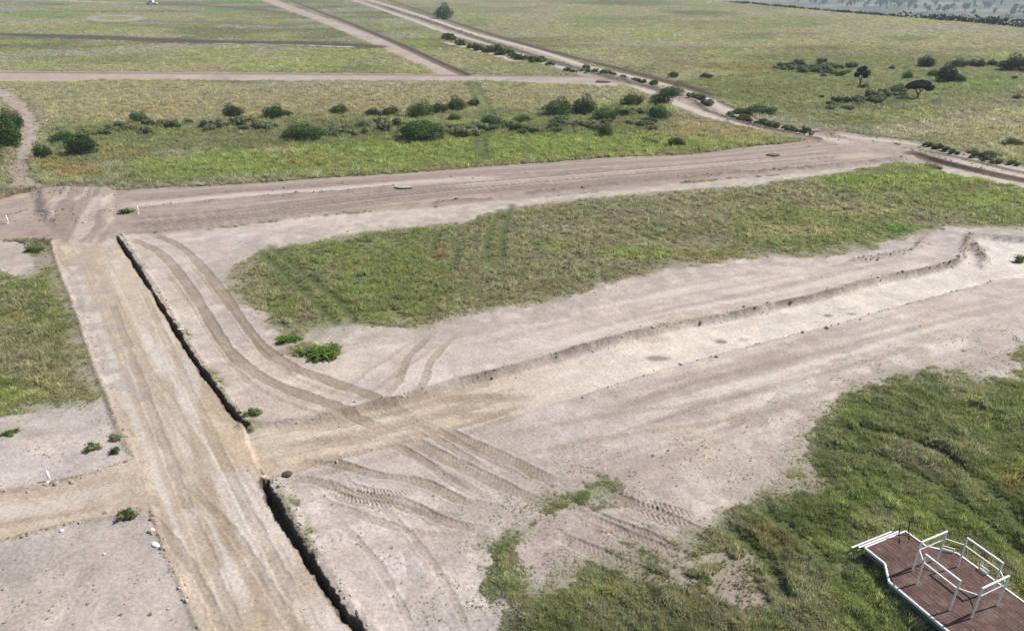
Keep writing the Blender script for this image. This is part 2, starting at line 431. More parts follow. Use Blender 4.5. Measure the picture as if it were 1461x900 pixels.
for (bx, by, rx, ry, c, s) in [(245, 770, 22, 45, TAN * .85, .8), (245, 715, 60, 12, TAN * .9, .6), (220, 615, 16, 12, PALE * .75, .7), (330, 640, 40, 40, TAN, .5), (310, 545, 30, 60, TAN * .95, .6), (330, 820, 40, 80, VPALE * .92, .7), (270, 560, 20, 60, VPALE * .9, .6),
                               (110, 310, 50, 26, PINK * .95, .8), (440, 800, 20, 70, TAN, .6), (190, 380, 30, 40, TAN2, .6), (190, 440, 60, 70, TAN2 * .95, .5)]:
    w = np.exp(-(((PX - bx) / rx) ** 2 + ((PY - by) / ry) ** 2))
    mix(s * sstep(0.3, 0.75, w * (0.5 + ms_str2)) * np.maximum(w_ms, w_gr), c)

# side street to the left
SS = [(-400, 742), (0, 697), (60, 690), (130, 674), (190, 654), (204, 672), (215, 727), (165, 737), (100, 747), (0, 772), (-400, 822)]
sd_ss, w_ss = area(SS, TAN2 * 0.95, 8, "short dirt side street joining the main street from the left", "dirt_road", soft=0.15, edge=0.25)
for a_, b_, w_, c_, s_ in [([(-100, 745), (60, 722), (150, 700), (200, 690)], 0, .35, VPALE * .9, .6), ([(-100, 762), (60, 738), (150, 722), (210, 712)], 0, .12, BROWN, .5), ([(-100, 725), (60, 703), (140, 685), (195, 668)], 0, .14, TAN * .9, .6), ([(-100, 780), (0, 765), (60, 752), (120, 738)], 0, .2, TAN * 1.05, .7), ([(-100, 720), (0, 704), (60, 696), (130, 679)], 0, .15, BROWN, .6)]:
    band(a_, w_, c_, s_, 0.2, 0.12)

# pit street, cut a little into the clearing
PS = [(345, 607), (360, 613), (430, 602), (500, 587), (560, 571), (640, 547), (745, 522), (850, 492), (950, 467), (1051, 449), (1115, 435), (1186, 417), (1249, 401), (1301, 390), (1367, 373), (1379, 352), (1386, 340), (1414, 337), (1461, 341), (1750, 372),
      (1750, 430), (1461, 395), (1387, 408), (1333, 423), (1259, 442), (1186, 464), (1118, 480), (1038, 502), (940, 528), (850, 556), (740, 588), (680, 602), (600, 624), (500, 650), (440, 666), (380, 684), (372, 670)]
sd_ps = poly_sd(PS, 3)
w_ps = sstep(-0.12, 0.12, sd_ps + n_edge * 0.22)
REG_NAMES[9] = ("dirt_road", "pale street bed cut into the clearing running to the right")
bare(w_ps, VPALE * 1.04, 0.7, 9)
tanw = sstep(1000, 560, PX + (n_str - 0.5) * 500 + (n_mid - .5) * 200)
mix(w_ps * tanw * 0.95, TAN2 * 0.98)
mix(w_ps * tanw * sstep(0.48, 0.6, n_str) * 0.7, TAN * 0.85)
mix(w_ps * tanw * sstep(0.50, 0.6, fbm(U / 12, V, 0.25, 243, 3)) * 0.5, VPALE * 0.9)
mix(w_ps * (1 - tanw) * sstep(0.5, 0.65, n_str) * 0.3, PALE * 0.9)
for (bx, by, rx, ry, c, s) in [(680, 560, 90, 9, TAN * .75, .8), (690, 585, 60, 7, TAN * .8, .7), (380, 660, 20, 20, TAN * .9, .5), (430, 640, 80, 16, TAN2 * .95, .5), (1183, 444, 9, 2.2, BROWN * .8, .95), (1216, 442, 9, 2.2, BROWN, .7), (1030, 481, 11, 3.2, BROWN * .8, .95), (1062, 478, 10, 3.5, PINK * .9, .6), (938, 504, 24, 5, BROWN * .85, .8), (930, 478, 30, 6, PINK * .95, .5), (1400, 365, 40, 14, VPALE * 1.08, .7), (1395, 350, 22, 6, PINK * .8, .6)]:
    w = np.exp(-(((PX - bx) / rx) ** 2 + ((PY - by) / ry) ** 2))
    mix(s * sstep(0.3, 0.7, w * (0.55 + 0.9 * n_str)), c)
Z -= 0.21 * sstep(-0.10, 0.10, sd_ps + n_edge * 0.22) * (.35 + .65 * sstep(420, 640, PX)) + 0.06 * w_ps
_r = random.Random(5)
for k in range(26):
    o_ = _r.uniform(14, 150); a0 = _r.uniform(760, 1150); a1 = a0 + _r.uniform(120, 420)
    lw = lambda q: np.interp(q, (760, 940, 1118, 1259, 1387, 1461, 1700), (580, 526, 479, 441, 407, 394, 360))
    P_ = [(q, lw(q) + o_ * (1.0 - .25 * (q - 760) / 700)) for q in np.linspace(a0, a1, 5)]
    if any(poly_q[1] > 900 for poly_q in P_): continue
    band(P_, _r.uniform(.10, .35), PINK * _r.uniform(.75, .95) if k % 3 else VPALE, _r.uniform(.35, .7), .5, .15, w_cl)
for k in range(14):
    o_ = _r.uniform(12, 70); a0 = _r.uniform(620, 1050); a1 = a0 + _r.uniform(120, 380)
    up = lambda q: np.interp(q, (560, 745, 950, 1115, 1301, 1700), (569, 520, 465, 433, 388, 350))
    P_ = [(q, up(q) - o_ * (1.0 - .4 * (q - 560) / 900)) for q in np.linspace(a0, a1, 5)]
    band(P_, _r.uniform(.10, .3), PINK * .95 if k % 2 else VPALE, _r.uniform(.3, .6), .5, .15, w_cl)
for k in range(30):
    t0 = _r.uniform(0, .8); x0 = 80 + 200 * t0; e = _r.uniform(.15, .9)
    P_ = [(np.interp(q, (340, 900), (95 + 60 * t0, 300 + 170 * t0)), q) for q in np.linspace(350 + 400 * _r.random(), 600 + 330 * _r.random(), 4)]
    P_.sort(key=lambda q: q[1])
    if P_[-1][1] - P_[0][1] < 60: continue
    band(P_, _r.uniform(.04, .16), (TAN * .82, VPALE * .95, TAN2 * .85)[k % 3], _r.uniform(.4, .8), .25, .06, w_ms)
# crumbled scarp of the upper edge
UPS = [(345, 606), (430, 600), (500, 585), (560, 569), (640, 545), (745, 520), (850, 490), (950, 465), (1051, 447), (1115, 433), (1186, 415), (1249, 399), (1301, 388), (1367, 371), (1377, 350), (1384, 338), (1414, 335), (1461, 339), (1700, 366)]
LWS = [(820, 566), (940, 526), (1038, 501), (1118, 479), (1186, 463), (1259, 441), (1333, 422), (1387, 407), (1461, 394), (1700, 425)]
CLOD_LINES = []


def scarp(pts, w0, col, s, hgt, clods=0, rough=1.0):
    idx, d, S, L = line_sd(pts, w0 * 4 + 0.6)
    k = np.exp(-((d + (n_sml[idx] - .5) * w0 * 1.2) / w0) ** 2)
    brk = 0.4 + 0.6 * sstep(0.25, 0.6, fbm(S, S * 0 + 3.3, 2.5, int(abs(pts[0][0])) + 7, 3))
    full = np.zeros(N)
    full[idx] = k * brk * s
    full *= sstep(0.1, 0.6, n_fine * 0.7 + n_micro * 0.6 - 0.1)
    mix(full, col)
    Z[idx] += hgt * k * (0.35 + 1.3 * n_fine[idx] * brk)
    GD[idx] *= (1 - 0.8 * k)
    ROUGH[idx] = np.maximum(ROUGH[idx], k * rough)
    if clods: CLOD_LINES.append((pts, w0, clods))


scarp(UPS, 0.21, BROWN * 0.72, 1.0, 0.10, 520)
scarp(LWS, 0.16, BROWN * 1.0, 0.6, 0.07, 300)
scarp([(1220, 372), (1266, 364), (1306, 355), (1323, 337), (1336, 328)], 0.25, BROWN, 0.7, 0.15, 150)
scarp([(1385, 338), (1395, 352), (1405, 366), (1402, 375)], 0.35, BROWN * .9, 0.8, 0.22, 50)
scarp([(378, 682), (440, 664), (500, 648), (560, 634)], 0.12, TAN * 0.8, 0.6, 0.05, 60)
# edges and berms of the graded road
scarp([(40, 300), (0, 309), (-200, 330)], 0.2, BROWN * .7, .7, 0.1, 40)
scarp([(161, 303), (240, 293), (336, 283), (490, 273), (560, 266)], 0.25, BROWN * .8, 0.7, 0.12, 200)
scarp([(200, 285), (336, 274), (490, 262), (640, 254), (860, 240)], 0.25, BROWN * .75, 0.6, 0.08, 80)
scarp([(760, 275), (860, 265), (971, 254), (1100, 243), (1210, 234), (1300, 225)], 0.4, BROWN * .7, 0.75, 0.2, 220)
scarp([(625, 290), (640, 287), (700, 285)], 0.3, BROWN * .6, .7, 0.12, 30)
scarp([(164, 338), (201, 333), (302, 324), (402, 311), (490, 302), (600, 290)], 0.15, BROWN * .8, 0.5, 0.05, 60)
# edges of main street
for off in (0,):
    scarp([(72, 343), (84, 384), (101, 427), (116, 468), (129, 508), (148, 555), (164, 595), (176, 625), (188, 647)], 0.12, TAN * .7, 0.6, 0.07, 120)
    scarp([(215, 727), (231, 774), (255, 831), (278, 888), (310, 960)], 0.08, TAN * .75, 0.6, 0.05, 90)
scarp([(190, 655), (130, 675), (60, 692), (0, 700), (-150, 718)], 0.14, BROWN, 0.6, 0.07, 120)
scarp([(205, 727), (165, 737), (100, 747), (0, 772), (-150, 790)], 0.12, BROWN * 1.1, 0.45, 0.05, 80)

# pushed-up heap where the street meets the graded road
MO = [(42, 277), (60, 270), (160, 270), (163, 290), (166, 330), (150, 348), (90, 348), (70, 330), (50, 305)]
sd_mo = poly_sd(MO, 3)
w_mo = sstep(-0.25, 0.5, sd_mo + n_edge * 0.4)
furrow = fbm(X * 1.0 + Y * 0.30 + (n_sml - .5) * .3, Y * 0.10, 0.55, 251, 4)
bare(w_mo, PINK * 1.05, 1.0, 7)
mix(w_mo * sstep(0.40, 0.60, furrow * .6 + n_fine * .2 + n_sml * .2) * 0.75, BROWN * 0.9)
mix(w_mo * sstep(0.55, 0.42, furrow) * 0.4, PALE)
mo_h = sstep(345, 290, PY) * sstep(-0.1, 0.9, sd_mo + n_edge * 0.3)
Z += mo_h * (0.34 + 0.22 * (furrow - 0.5) + 0.12 * (n_sml - .5))

CLOD_LINES.append(([(50, 285), (100, 280), (160, 282)], .6, 160)); CLOD_LINES.append(([(60, 305), (110, 315), (160, 305)], .7, 160))
# far road with its ditch
FR = [(-400, 101), (0, 101), (300, 102), (620, 105), (700, 106), (840, 108), (890, 112), (905, 121), (866, 123), (700, 115), (400, 115), (150, 114), (100, 117), (40, 117), (-400, 117)]
sd_fr, w_fr = area(FR, PINK * 1.08, 10, "far straight dirt road crossing the grassland", "dirt_road", soft=0.5, edge=0.9)
mix(w_fr * sstep(118, 113, PY) * sstep(0.4, 0.6, n_mid) * 0.4, PINK)
band([(-100, 103), (300, 104.2), (640, 107), (800, 108.5), (900, 113)], 0.8, BROWN * .7, 0.85, 0.3, 0.4)
# diagonal far road
DR = [(355, -8), (372, 0), (400, 11), (440, 26), (490, 46), (540, 68), (600, 92), (625, 105), (668, 106), (640, 92), (600, 76), (540, 53), (490, 35), (450, 21), (410, 6), (396, 0), (380, -8)]
area(DR, PINK * 1.08, 11, "far diagonal dirt road with a ditch along one side", "dirt_road", soft=0.6, edge=0.9)
# corridor beside the drain
K1 = [(505, -8), (540, 4), (600, 22), (680, 48), (768, 72), (830, 92), (900, 113), (960, 122), (1004, 136), (1040, 152), (1100, 176), (1190, 190), (1300, 204), (1380, 221), (1461, 239), (1750, 292), (1750, 316), (1461, 265), (1373, 251), (1310, 236), (1240, 214), (1150, 200), (1072, 182), (1004, 168), (971, 156),
      (930, 138), (893, 122), (830, 108), (785, 94), (725, 74), (641, 50), (574, 26), (510, 2), (480, -8)]
sd_k1, w_k1 = area(K1, PINK * 0.8 + G_GREY * .15, 12, "dirt track corridor along the spoil bank and drain", "dirt_road", soft=0.7, edge=1.2, kill=0.85)
band([(490, -4), (574, 24), (641, 48), (725, 71), (785, 92), (830, 102)], 1.0, PALE * 1.0, 0.8, 0.6, 0.5)
band([(527, 0), (600, 22), (680, 49), (768, 73), (840, 95), (930, 116), (985, 128), (1015, 147), (1060, 168)], 0.9, PALE * 1.08, 0.85, 0.6, 0.5)
band([(880, 112), (933, 133), (985, 155), (1040, 172), (1130, 190), (1230, 206)], 0.9, PALE * 1.05, 0.85, 0.5, 0.4)
band([(1179, 188), (1226, 196), (1306, 206), (1380, 222), (1461, 241), (1700, 284)], 0.7, PALE * 1.05, 0.85, 0.5, 0.3)
band([(1300, 211), (1390, 229), (1461, 246), (1700, 289)], 0.45, G_OLIVE * .75, 0.85, 0.6, 0.3)
band([(1340, 223), (1400, 237), (1461, 251), (1700, 294)], 0.7, PALE * 1.0, 0.85, 0.5, 0.3)
band([(1306, 233), (1373, 248), (1461, 264), (1700, 306)], 1.0, PALE * 1.1, 0.9, 0.4, 0.3)
band([(630, 60), (680, 72), (740, 88)], 0.9, VPALE, 0.7, 1.0, 0.5)
area([(1340, 236), (1380, 250), (1310, 240)], PALE, None, soft=0.5, edge=0.8)
band([(520, 2), (624, 35), (690, 58), (768, 82), (840, 102), (900, 118), (960, 134)], 1.1, G_OLIVE * .45 + BROWN * .3, 0.9, 1.2, 0.5)
band([(995, 146), (1010, 158), (1050, 172), (1110, 187), (1170, 198)], 0.35, WET_SHADE * 1.6, 0.85, 0.5, 0.3)
# spoil bank between the tracks: dark rubble and weeds
scarp([(545, 10), (624, 35), (690, 58), (768, 82), (840, 102), (900, 118), (960, 134)], 0.9, BROWN * .55, 0.8, 0.35, 700)
scarp([(985, 140), (1010, 158), (1050, 172), (1110, 187), (1170, 199)], 0.4, WET_SHADE * 1.4, 0.85, 0.25, 240)
scarp([(1179, 188), (1226, 193), (1306, 204), (1373, 219), (1461, 238), (1600, 264)], 0.5, BROWN * .8, 0.6, 0.2, 260)
scarp([(1320, 222), (1380, 238), (1461, 256), (1600, 282)], 0.3, G_OLIVE * .8, 0.6, 0.1, 40)


# drains and ditches (cuts; the far ones shallow, with their shade painted in)
def ditch(pts, hw, depth, col, s, reg=None, soft=None, sm=6, jag=0.25):
    soft = soft or hw * 0.5
    if reg == 13: jag = 0.0; depth *= .35; soft = hw * .8  # far ditches: flattened cut, dark colour stands in for its shadow
    idx, d, S, L = line_sd(pts, hw * 2 + 3.0, sm)
    wob = (n_fine[idx] - .5) * jag + (n_micro[idx] - .5) * jag * 0.8 + (n_sml[idx] - .5) * jag * .9
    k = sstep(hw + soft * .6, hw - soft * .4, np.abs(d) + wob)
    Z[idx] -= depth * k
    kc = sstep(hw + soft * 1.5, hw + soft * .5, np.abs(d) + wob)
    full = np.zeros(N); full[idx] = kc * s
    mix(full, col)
    GD[idx] *= 1 - sstep(hw * 1.2 + .006 * DIST[idx], hw + .003 * DIST[idx], np.abs(d))
    if reg is not None: REG[idx[k > 0.3]] = reg


REG_NAMES[13] = ("drainage_ditch", "narrow far ditches of earth with painted dark shade beside the grassland roads")
ditch([(540, -4), (624, 24), (725, 57), (809, 80), (876, 97), (926, 110), (980, 124), (1020, 138)], 0.7, 0.8, WET_SHADE * 1.5, 0.95, 13)
ditch([(404, -3), (450, 15), (520, 43), (600, 78), (664, 106)], 0.65, 0.8, WET_SHADE * 1.4, 0.95, 13)
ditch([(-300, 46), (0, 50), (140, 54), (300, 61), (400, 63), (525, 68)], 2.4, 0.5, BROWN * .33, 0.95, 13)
ditch([(300, 62), (420, 64.5), (500, 67)], 0.7, 0.0, PALE, 0.9)
ditch([(200, 5), (300, 9), (400, 18)], 2.4, 0.4, BROWN * .5, 0.9, 13)
ditch([(195, 31), (300, 33.5), (410, 39)], 1.8, 0.3, BROWN * .6, 0.8, 13)
ditch([(-100, -1), (60, 0), (150, 3), (215, 4)], 2.0, 0.0, PALE, 0.7)
ditch([(1305, 219), (1340, 231), (1407, 246), (1461, 257), (1650, 292)], 0.55, 0.7, WET_SHADE * 1.3, 0.95, 13)
for (cx, cy, rx, ry) in [(165, 26.5, 34, 4.2)]:
    q = np.sqrt(((PX - cx) / rx) ** 2 + ((PY - cy) / ry) ** 2)
    mix(np.exp(-((q - 1) / .28) ** 2) * .7, PALE * .85); GD[np.abs(q - 1) < .25] *= .3

# the open trench along the main street
T1 = [(166, 338), (188, 371), (215, 414), (248, 468), (278, 515), (312, 562), (336, 594), (353, 607)]
T2 = [(375, 684), (399, 733), (433, 787), (460, 829), (490, 875), (520, 910), (640, 1090)]
REG_NAMES[14] = ("trench", "narrow open trench of dark earth along the main street")
ditch(T1, 0.058, 0.5, WET_SHADE * 1.1, 0.97, 14, soft=0.08, sm=4, jag=0.14)
ditch(T2, 0.095, 0.6, WET_SHADE * 1.15, 0.97, 14, soft=0.08, sm=4, jag=0.18)
scarp([(x + 9, y - 3) for x, y in T1[:-1]], 0.10, PALE * 1.05, .5, 0.04, 200)
scarp([(x + 20, y - 3) for x, y in T2], 0.16, PALE * 1.05, .5, 0.05, 260)


EDGE_H = np.ones(N)
_s = np.maximum(np.maximum(sd_nf, sd_mf), sd_lf)
_near = _s > -2.0
EDGE_H = np.where(_near, 0.35 + 0.65 * sstep(-0.2, 1.8, _s + (n_mid - .5) * 1.5), 1.0)
# the sward thins out in ragged fringes towards the bare soil
_fr = sstep(1.5, -0.2, _s + (n_sml - .5) * 1.6) * _near
_th = _fr * sstep(0.62, 0.40, fbm(X, Y, 0.7, 281, 4)) * 0.9
GD = GD * (1 - _th)
mix(_th * .75, PALE * .72)


# ---------------- tyre tracks
def tracks(pts, gauge, tw, col, s, depth=0.03, tread=0.0, period=0.16, breakup=0.6, grass_kill=1.0):
    idx, d, S, L = line_sd(pts, gauge / 2 + tw + 0.4)
    fade = np.clip(S / 1.5, 0, 1) * np.clip((L - S) / 1.5, 0, 1)
    wob = (n_fine[idx] - .5) * 0.16 + (n_sml[idx] - .5) * tw * .25
    e = np.abs(np.abs(d) - gauge / 2) + wob
    k = sstep(tw / 2 + .06, tw / 2 - .05, e) * fade
    k *= np.clip(1 - breakup + 2 * breakup * fbm(S, d * 0.6, 1.6, int(abs(pts[0][0] * 3)) + 5, 3), 0, 1)
    tr = 0
    if tread > 0:
        lat = np.abs(np.abs(d) - gauge / 2)
        tr = tread * sstep(-0.2, 0.5, np.sin(2 * np.pi * (S + lat * 0.7) / period))
    full = np.zeros(N); full[idx] = k * s * (1 - 0.75 * tr)
    mix(full, col)
    Z[idx] -= depth * k * (1 - 0.9 * tr)
    rim = np.exp(-((e - tw / 2 - 0.05) / 0.05) ** 2) * fade
    Z[idx] += rim * depth * 0.5
    GD[idx] *= (1 - grass_kill * k * 0.9)


TB = TAN * 0.58
for o_, g_, w_, s_ in ((0, 1.6, .5, .75), (5, 1.5, .4, .5), (10, 1.5, .45, .5)):
    tracks([(170, 318 + o_), (302, 306 + o_), (490, 283 + o_ * .9), (691, 262 + o_ * .8), (893, 245 + o_ * .7), (1055, 231 + o_ * .6), (1200, 219 + o_ * .5)], g_, w_, BROWN * .82, s_, 0.04, 0.0, 0.16, 0.7)
for pts_, g_, w_, s_ in [([(380, 622), (480, 612), (600, 582), (700, 560)], .9, .3, .5), ([(400, 676), (520, 650), (650, 612), (760, 575)], .8, .35, .6), ([(250, 380), (300, 440), (360, 520), (420, 560), (520, 590)], 1.5, .25, .4), ([(560, 600), (650, 655), (740, 705)], 1.6, .3, .5), ([(440, 690), (520, 720), (600, 745), (680, 750)], .9, .3, .5), ([(620, 480), (560, 520), (500, 560), (420, 590)], 1.2, .3, .4), ([(230, 700), (300, 780), (360, 880), (400, 960)], 1.5, .3, .5), ([(180, 420), (230, 540), (290, 680), (390, 900)], 1.6, .35, .35), ([(880, 600), (1000, 560), (1160, 520), (1300, 480)], 1.5, .3, .45), ([(700, 640), (850, 610), (1000, 590), (1150, 560)], 1.4, .3, .4), ([(500, 720), (560, 780), (610, 860), (640, 940)], 1.4, .25, .3), ([(60, 850), (120, 800), (200, 770)], 1.2, .2, .3)]:
    tracks(pts_, g_, w_, TAN * .62, s_, 0.015, 0.3, 0.16, 0.8)
tracks([(196, 336), (235, 352), (262, 375), (290, 410), (320, 455), (352, 500), (395, 532), (455, 555), (520, 578), (575, 602)], 1.35, 0.55, TB, 0.8, 0.03, 0.25)
tracks([(575, 602), (640, 636), (700, 664), (770, 698), (800, 712)], 1.25, 0.55, TB, 0.85, 0.035, 0.45)
tracks([(555, 610), (610, 640), (660, 672), (700, 700)], 1.25, 0.35, TB, 0.55, 0.02, 0.4)
tracks([(640, 470), (600, 510), (585, 545), (560, 575)], 1.1, 0.35, TB, 0.55, 0.02, 0.2)
tracks([(400, 668), (460, 672), (520, 690), (590, 702), (650, 730), (720, 742)], 1.1, 0.42, TB, 0.8, 0.04, 0.3)
tracks([(470, 680), (490, 700), (540, 712), (600, 712)], 0.55, 0.42, PINK * .9, 0.55, 0.05, 0.95, 0.14, 0.1)
tracks([(888, 716), (930, 730), (1000, 748)], 0.5, 0.5, PINK * .85, 0.6, 0.06, 0.95, 0.17, 0.05)
tracks([(820, 700), (870, 725), (940, 752), (1010, 790)], 1.2, 0.5, BROWN * 1.1, 0.8, 0.04, 0.3)
tracks([(790, 740), (850, 765), (930, 800), (1010, 830)], 1.2, 0.5, BROWN * 1.1, 0.7, 0.04, 0.4)
tracks([(380, 650), (500, 628), (640, 590), (745, 555)], 1.3, 0.4, TAN * .78, 0.7, 0.03, 0.35)
tracks([(380, 632), (520, 600), (640, 568), (740, 540)], 1.4, 0.4, TAN * .8, 0.6, 0.03, 0.3)
# disturbed brown soil amid the near grass
for poly, kl, c in [([(800, 745), (842, 727), (885, 714), (930, 735), (985, 752), (960, 768), (915, 762), (882, 785), (842, 802), (795, 806), (775, 820), (760, 800), (760, 768)], 0.9, PINK * .85 + TAN * .1),
                    ([(905, 790), (975, 775), (1040, 786), (1085, 815), (1110, 860), (1060, 880), (990, 850), (925, 830)], 0.93, BROWN * 1.35)]:
    sdp = poly_sd(poly, 3); w = sstep(-.5, .5, sdp + n_edge * 2.0 + (n_mid - .5))
    w = w * (0.35 + 0.65 * sstep(.36, .56, fbm(X, Y, 1.1, 291, 4)))
    bare(w * 0.9, c, 1.5, None, kl)
    mix(w * sstep(.5, .65, n_fine) * .4, BROWN * .8)
# wheel lines pressed into the grass of the middle field
for pts in ([(372, 360), (400, 385), (440, 425), (480, 462)], [(385, 352), (440, 395), (480, 430), (505, 458)], [(712, 300), (695, 340), (694, 372)], [(731, 292), (716, 335), (715, 372)], [(625, 330), (612, 365)], [(655, 345), (640, 385), (600, 420)],
            [(668, 120), (684, 150), (690, 175), (678, 200), (690, 228)], [(680, 120), (697, 150), (700, 172), (690, 200), (698, 228)],
            [(1180, 640), (1260, 655), (1330, 690), (1400, 740), (1470, 800)], [(1230, 610), (1330, 640), (1400, 690), (1461, 750)], [(1080, 720), (1130, 760), (1180, 800), (1200, 830)], [(1030, 745), (1090, 800), (1120, 850)]):
    idx, d, S, L = line_sd(pts, 1.2)
    k = np.exp(-(d / (0.17 + .0035 * DIST[idx])) ** 2) * sstep(.22, .45, n_sml[idx] * .6 + n_fine[idx] * .4)
    GD[idx] *= (1 - 0.9 * k); Z[idx] -= 0.05 * k
    full = np.zeros(N); full[idx] = k * 0.7; mix(full, G_DARK * 1.2)

# the ground micro relief
Z += (n_fine - .5) * 0.045 * (0.4 + ROUGH) * sstep(90, 20, DIST) + (n_micro - .5) * 0.028 * (0.3 + ROUGH) * sstep(50, 15, DIST)
Z += (n_sml - .5) * 0.06
in_nf_h = sstep(-.2, .8, sd_nf) * GD
Z += in_nf_h * (fbm(X, Y, 1.3, 261, 3) - .5) * 0.28

GDe = np.clip(GD, 0, 1)
# sparse weeds creeping over the bare ground near the grass
weed = np.zeros(N)
for sdv, rng_m in ((sd_nf, 3.0), (sd_mf, 1.2), (sd_lf, 1.2)):
    weed = np.maximum(weed, sstep(-rng_m, 0.2, sdv) ** 2 * 0.9)
for (bx, by, rx, ry, s) in [(560, 760, 110, 60, .16), (640, 860, 60, 50, .22), (1060, 650, 110, 40, .16), (1120, 610, 60, 20, .45), (1430, 495, 60, 22, .5), (100, 860, 130, 50, .06), (150, 610, 30, 16, .5), (40, 860, 30, 14, .3), (110, 640, 60, 18, .1), (20, 605, 40, 14, .25), (180, 735, 20, 7, .7), (15, 365, 40, 20, .35), (420, 700, 40, 20, .06), (330, 440, 60, 30, .03), (910, 690, 60, 20, .2), (480, 485, 40, 12, .25), (190, 300, 30, 4, .6), (20, 315, 40, 4, .6), (1200, 200, 100, 10, .25), (1400, 236, 60, 10, .3), (60, 345, 30, 4, .7)]:
    weed = np.maximum(weed, s * np.exp(-(((PX - bx) / rx) ** 2 + ((PY - by) / ry) ** 2)))
weed *= (0.12 + 0.88 * sstep(0.5, 0.62, fbm(X, Y, 0.6, 271))) * (REG != 14)
SCAT = np.maximum(GDe * sstep(0.22, 0.48, n_fine + 0.25 * GDe - 0.15), weed * (1 - GDe) * 0.36)
SCAT = SCAT * np.where(sd_mf > -1, 0.45 + 0.55 * sstep(.38, .55, fbm(X, Y, 1.6, 301)), 1.0)
SCAT[plain > 0.3] = 0

# soil shows under the tufts a little darker than the sward itself
UNDER = C.copy()
uw = (GDe * sstep(160, 40, DIST) * 0.45)[:, None]
UNDER = UNDER * (1 - uw) + np.array((0.20, 0.165, 0.105)) * uw
UNDER = np.clip(UNDER, 0.01, 0.8)

# ------------------------------------------------------------------ materials
def new_mat(name):
    m = bpy.data.materials.new(name)
    m.use_nodes = True
    nt = m.node_tree
    b = nt.nodes["Principled BSDF"]
    b.inputs["Roughness"].default_value = 0.9
    b.inputs["Specular IOR Level"].default_value = 0.15
    return m, nt, b


def node(nt, kind, **kw):
    n = nt.nodes.new(kind)
    for k, v in kw.items():
        if k in n.inputs: n.inputs[k].default_value = v
        else: setattr(n, k, v)
    return n


def ground_material():
    m, nt, b = new_mat("soil_and_sward")
    at_ = node(nt, "ShaderNodeAttribute", attribute_name="tone")
    ro = node(nt, "ShaderNodeAttribute", attribute_name="rough_amount")
    geo = node(nt, "ShaderNodeNewGeometry")
    n1 = node(nt, "ShaderNodeTexNoise", Scale=9.0, Detail=6.0, Roughness=0.65)
    n2 = node(nt, "ShaderNodeTexNoise", Scale=1.3, Detail=5.0, Roughness=0.6)
    for n in (n1, n2): nt.links.new(geo.outputs["Position"], n.inputs["Vector"])
    mr = node(nt, "ShaderNodeMapRange"); mr.inputs["From Min"].default_value = .25; mr.inputs["From Max"].default_value = .75
    mr.inputs["To Min"].default_value = .68; mr.inputs["To Max"].default_value = 1.32
    nt.links.new(n1.outputs["Fac"], mr.inputs["Value"])
    mr2 = node(nt, "ShaderNodeMapRange"); mr2.inputs["From Min"].default_value = .3; mr2.inputs["From Max"].default_value = .7
    mr2.inputs["To Min"].default_value = .9; mr2.inputs["To Max"].default_value = 1.1
    nt.links.new(n2.outputs["Fac"], mr2.inputs["Value"])
    mu = node(nt, "ShaderNodeMath", operation='MULTIPLY')
    nt.links.new(mr.outputs[0], mu.inputs[0]); nt.links.new(mr2.outputs[0], mu.inputs[1])
    vm = node(nt, "ShaderNodeVectorMath", operation='SCALE')
    nt.links.new(at_.outputs["Color"], vm.inputs[0]); nt.links.new(mu.outputs[0], vm.inputs["Scale"])
    nt.links.new(vm.outputs[0], b.inputs["Base Color"])
    n3 = node(nt, "ShaderNodeTexNoise", Scale=14.0, Detail=5.0, Roughness=0.7)
    nt.links.new(geo.outputs["Position"], n3.inputs["Vector"])
    bp = node(nt, "ShaderNodeBump", Distance=0.03)
    ms = node(nt, "ShaderNodeMath", operation='MULTIPLY'); ms.inputs[1].default_value = 0.9
    nt.links.new(ro.outputs["Fac"], ms.inputs[0]); nt.links.new(ms.outputs[0], bp.inputs["Strength"])
    nt.links.new(n3.outputs["Fac"], bp.inputs["Height"]); nt.links.new(bp.outputs[0], b.inputs["Normal"])
    b.inputs["Roughness"].default_value = 0.95
    return m


def tinted_material(name, kind, rough=0.85, attr="tint", transl=0.0):
    m, nt, b = new_mat(name)
    a = node(nt, "ShaderNodeAttribute", attribute_name=attr, attribute_type=kind)
    v = node(nt, "ShaderNodeAttribute", attribute_name="shade")
    vm = node(nt, "ShaderNodeVectorMath", operation='SCALE')
    nt.links.new(a.outputs["Color"], vm.inputs[0]); nt.links.new(v.outputs["Fac"], vm.inputs["Scale"])
    nt.links.new(vm.outputs[0], b.inputs["Base Color"])
    b.inputs["Roughness"].default_value = rough
    if transl > 0:
        t = node(nt, "ShaderNodeBsdfTranslucent")
        nt.links.new(vm.outputs[0], t.inputs["Color"])
        mx = node(nt, "ShaderNodeMixShader", Fac=transl)
        nt.links.new(b.outputs[0], mx.inputs[1]); nt.links.new(t.outputs[0], mx.inputs[2])
        nt.links.new(mx.outputs[0], nt.nodes["Material Output"].inputs["Surface"])
    return m


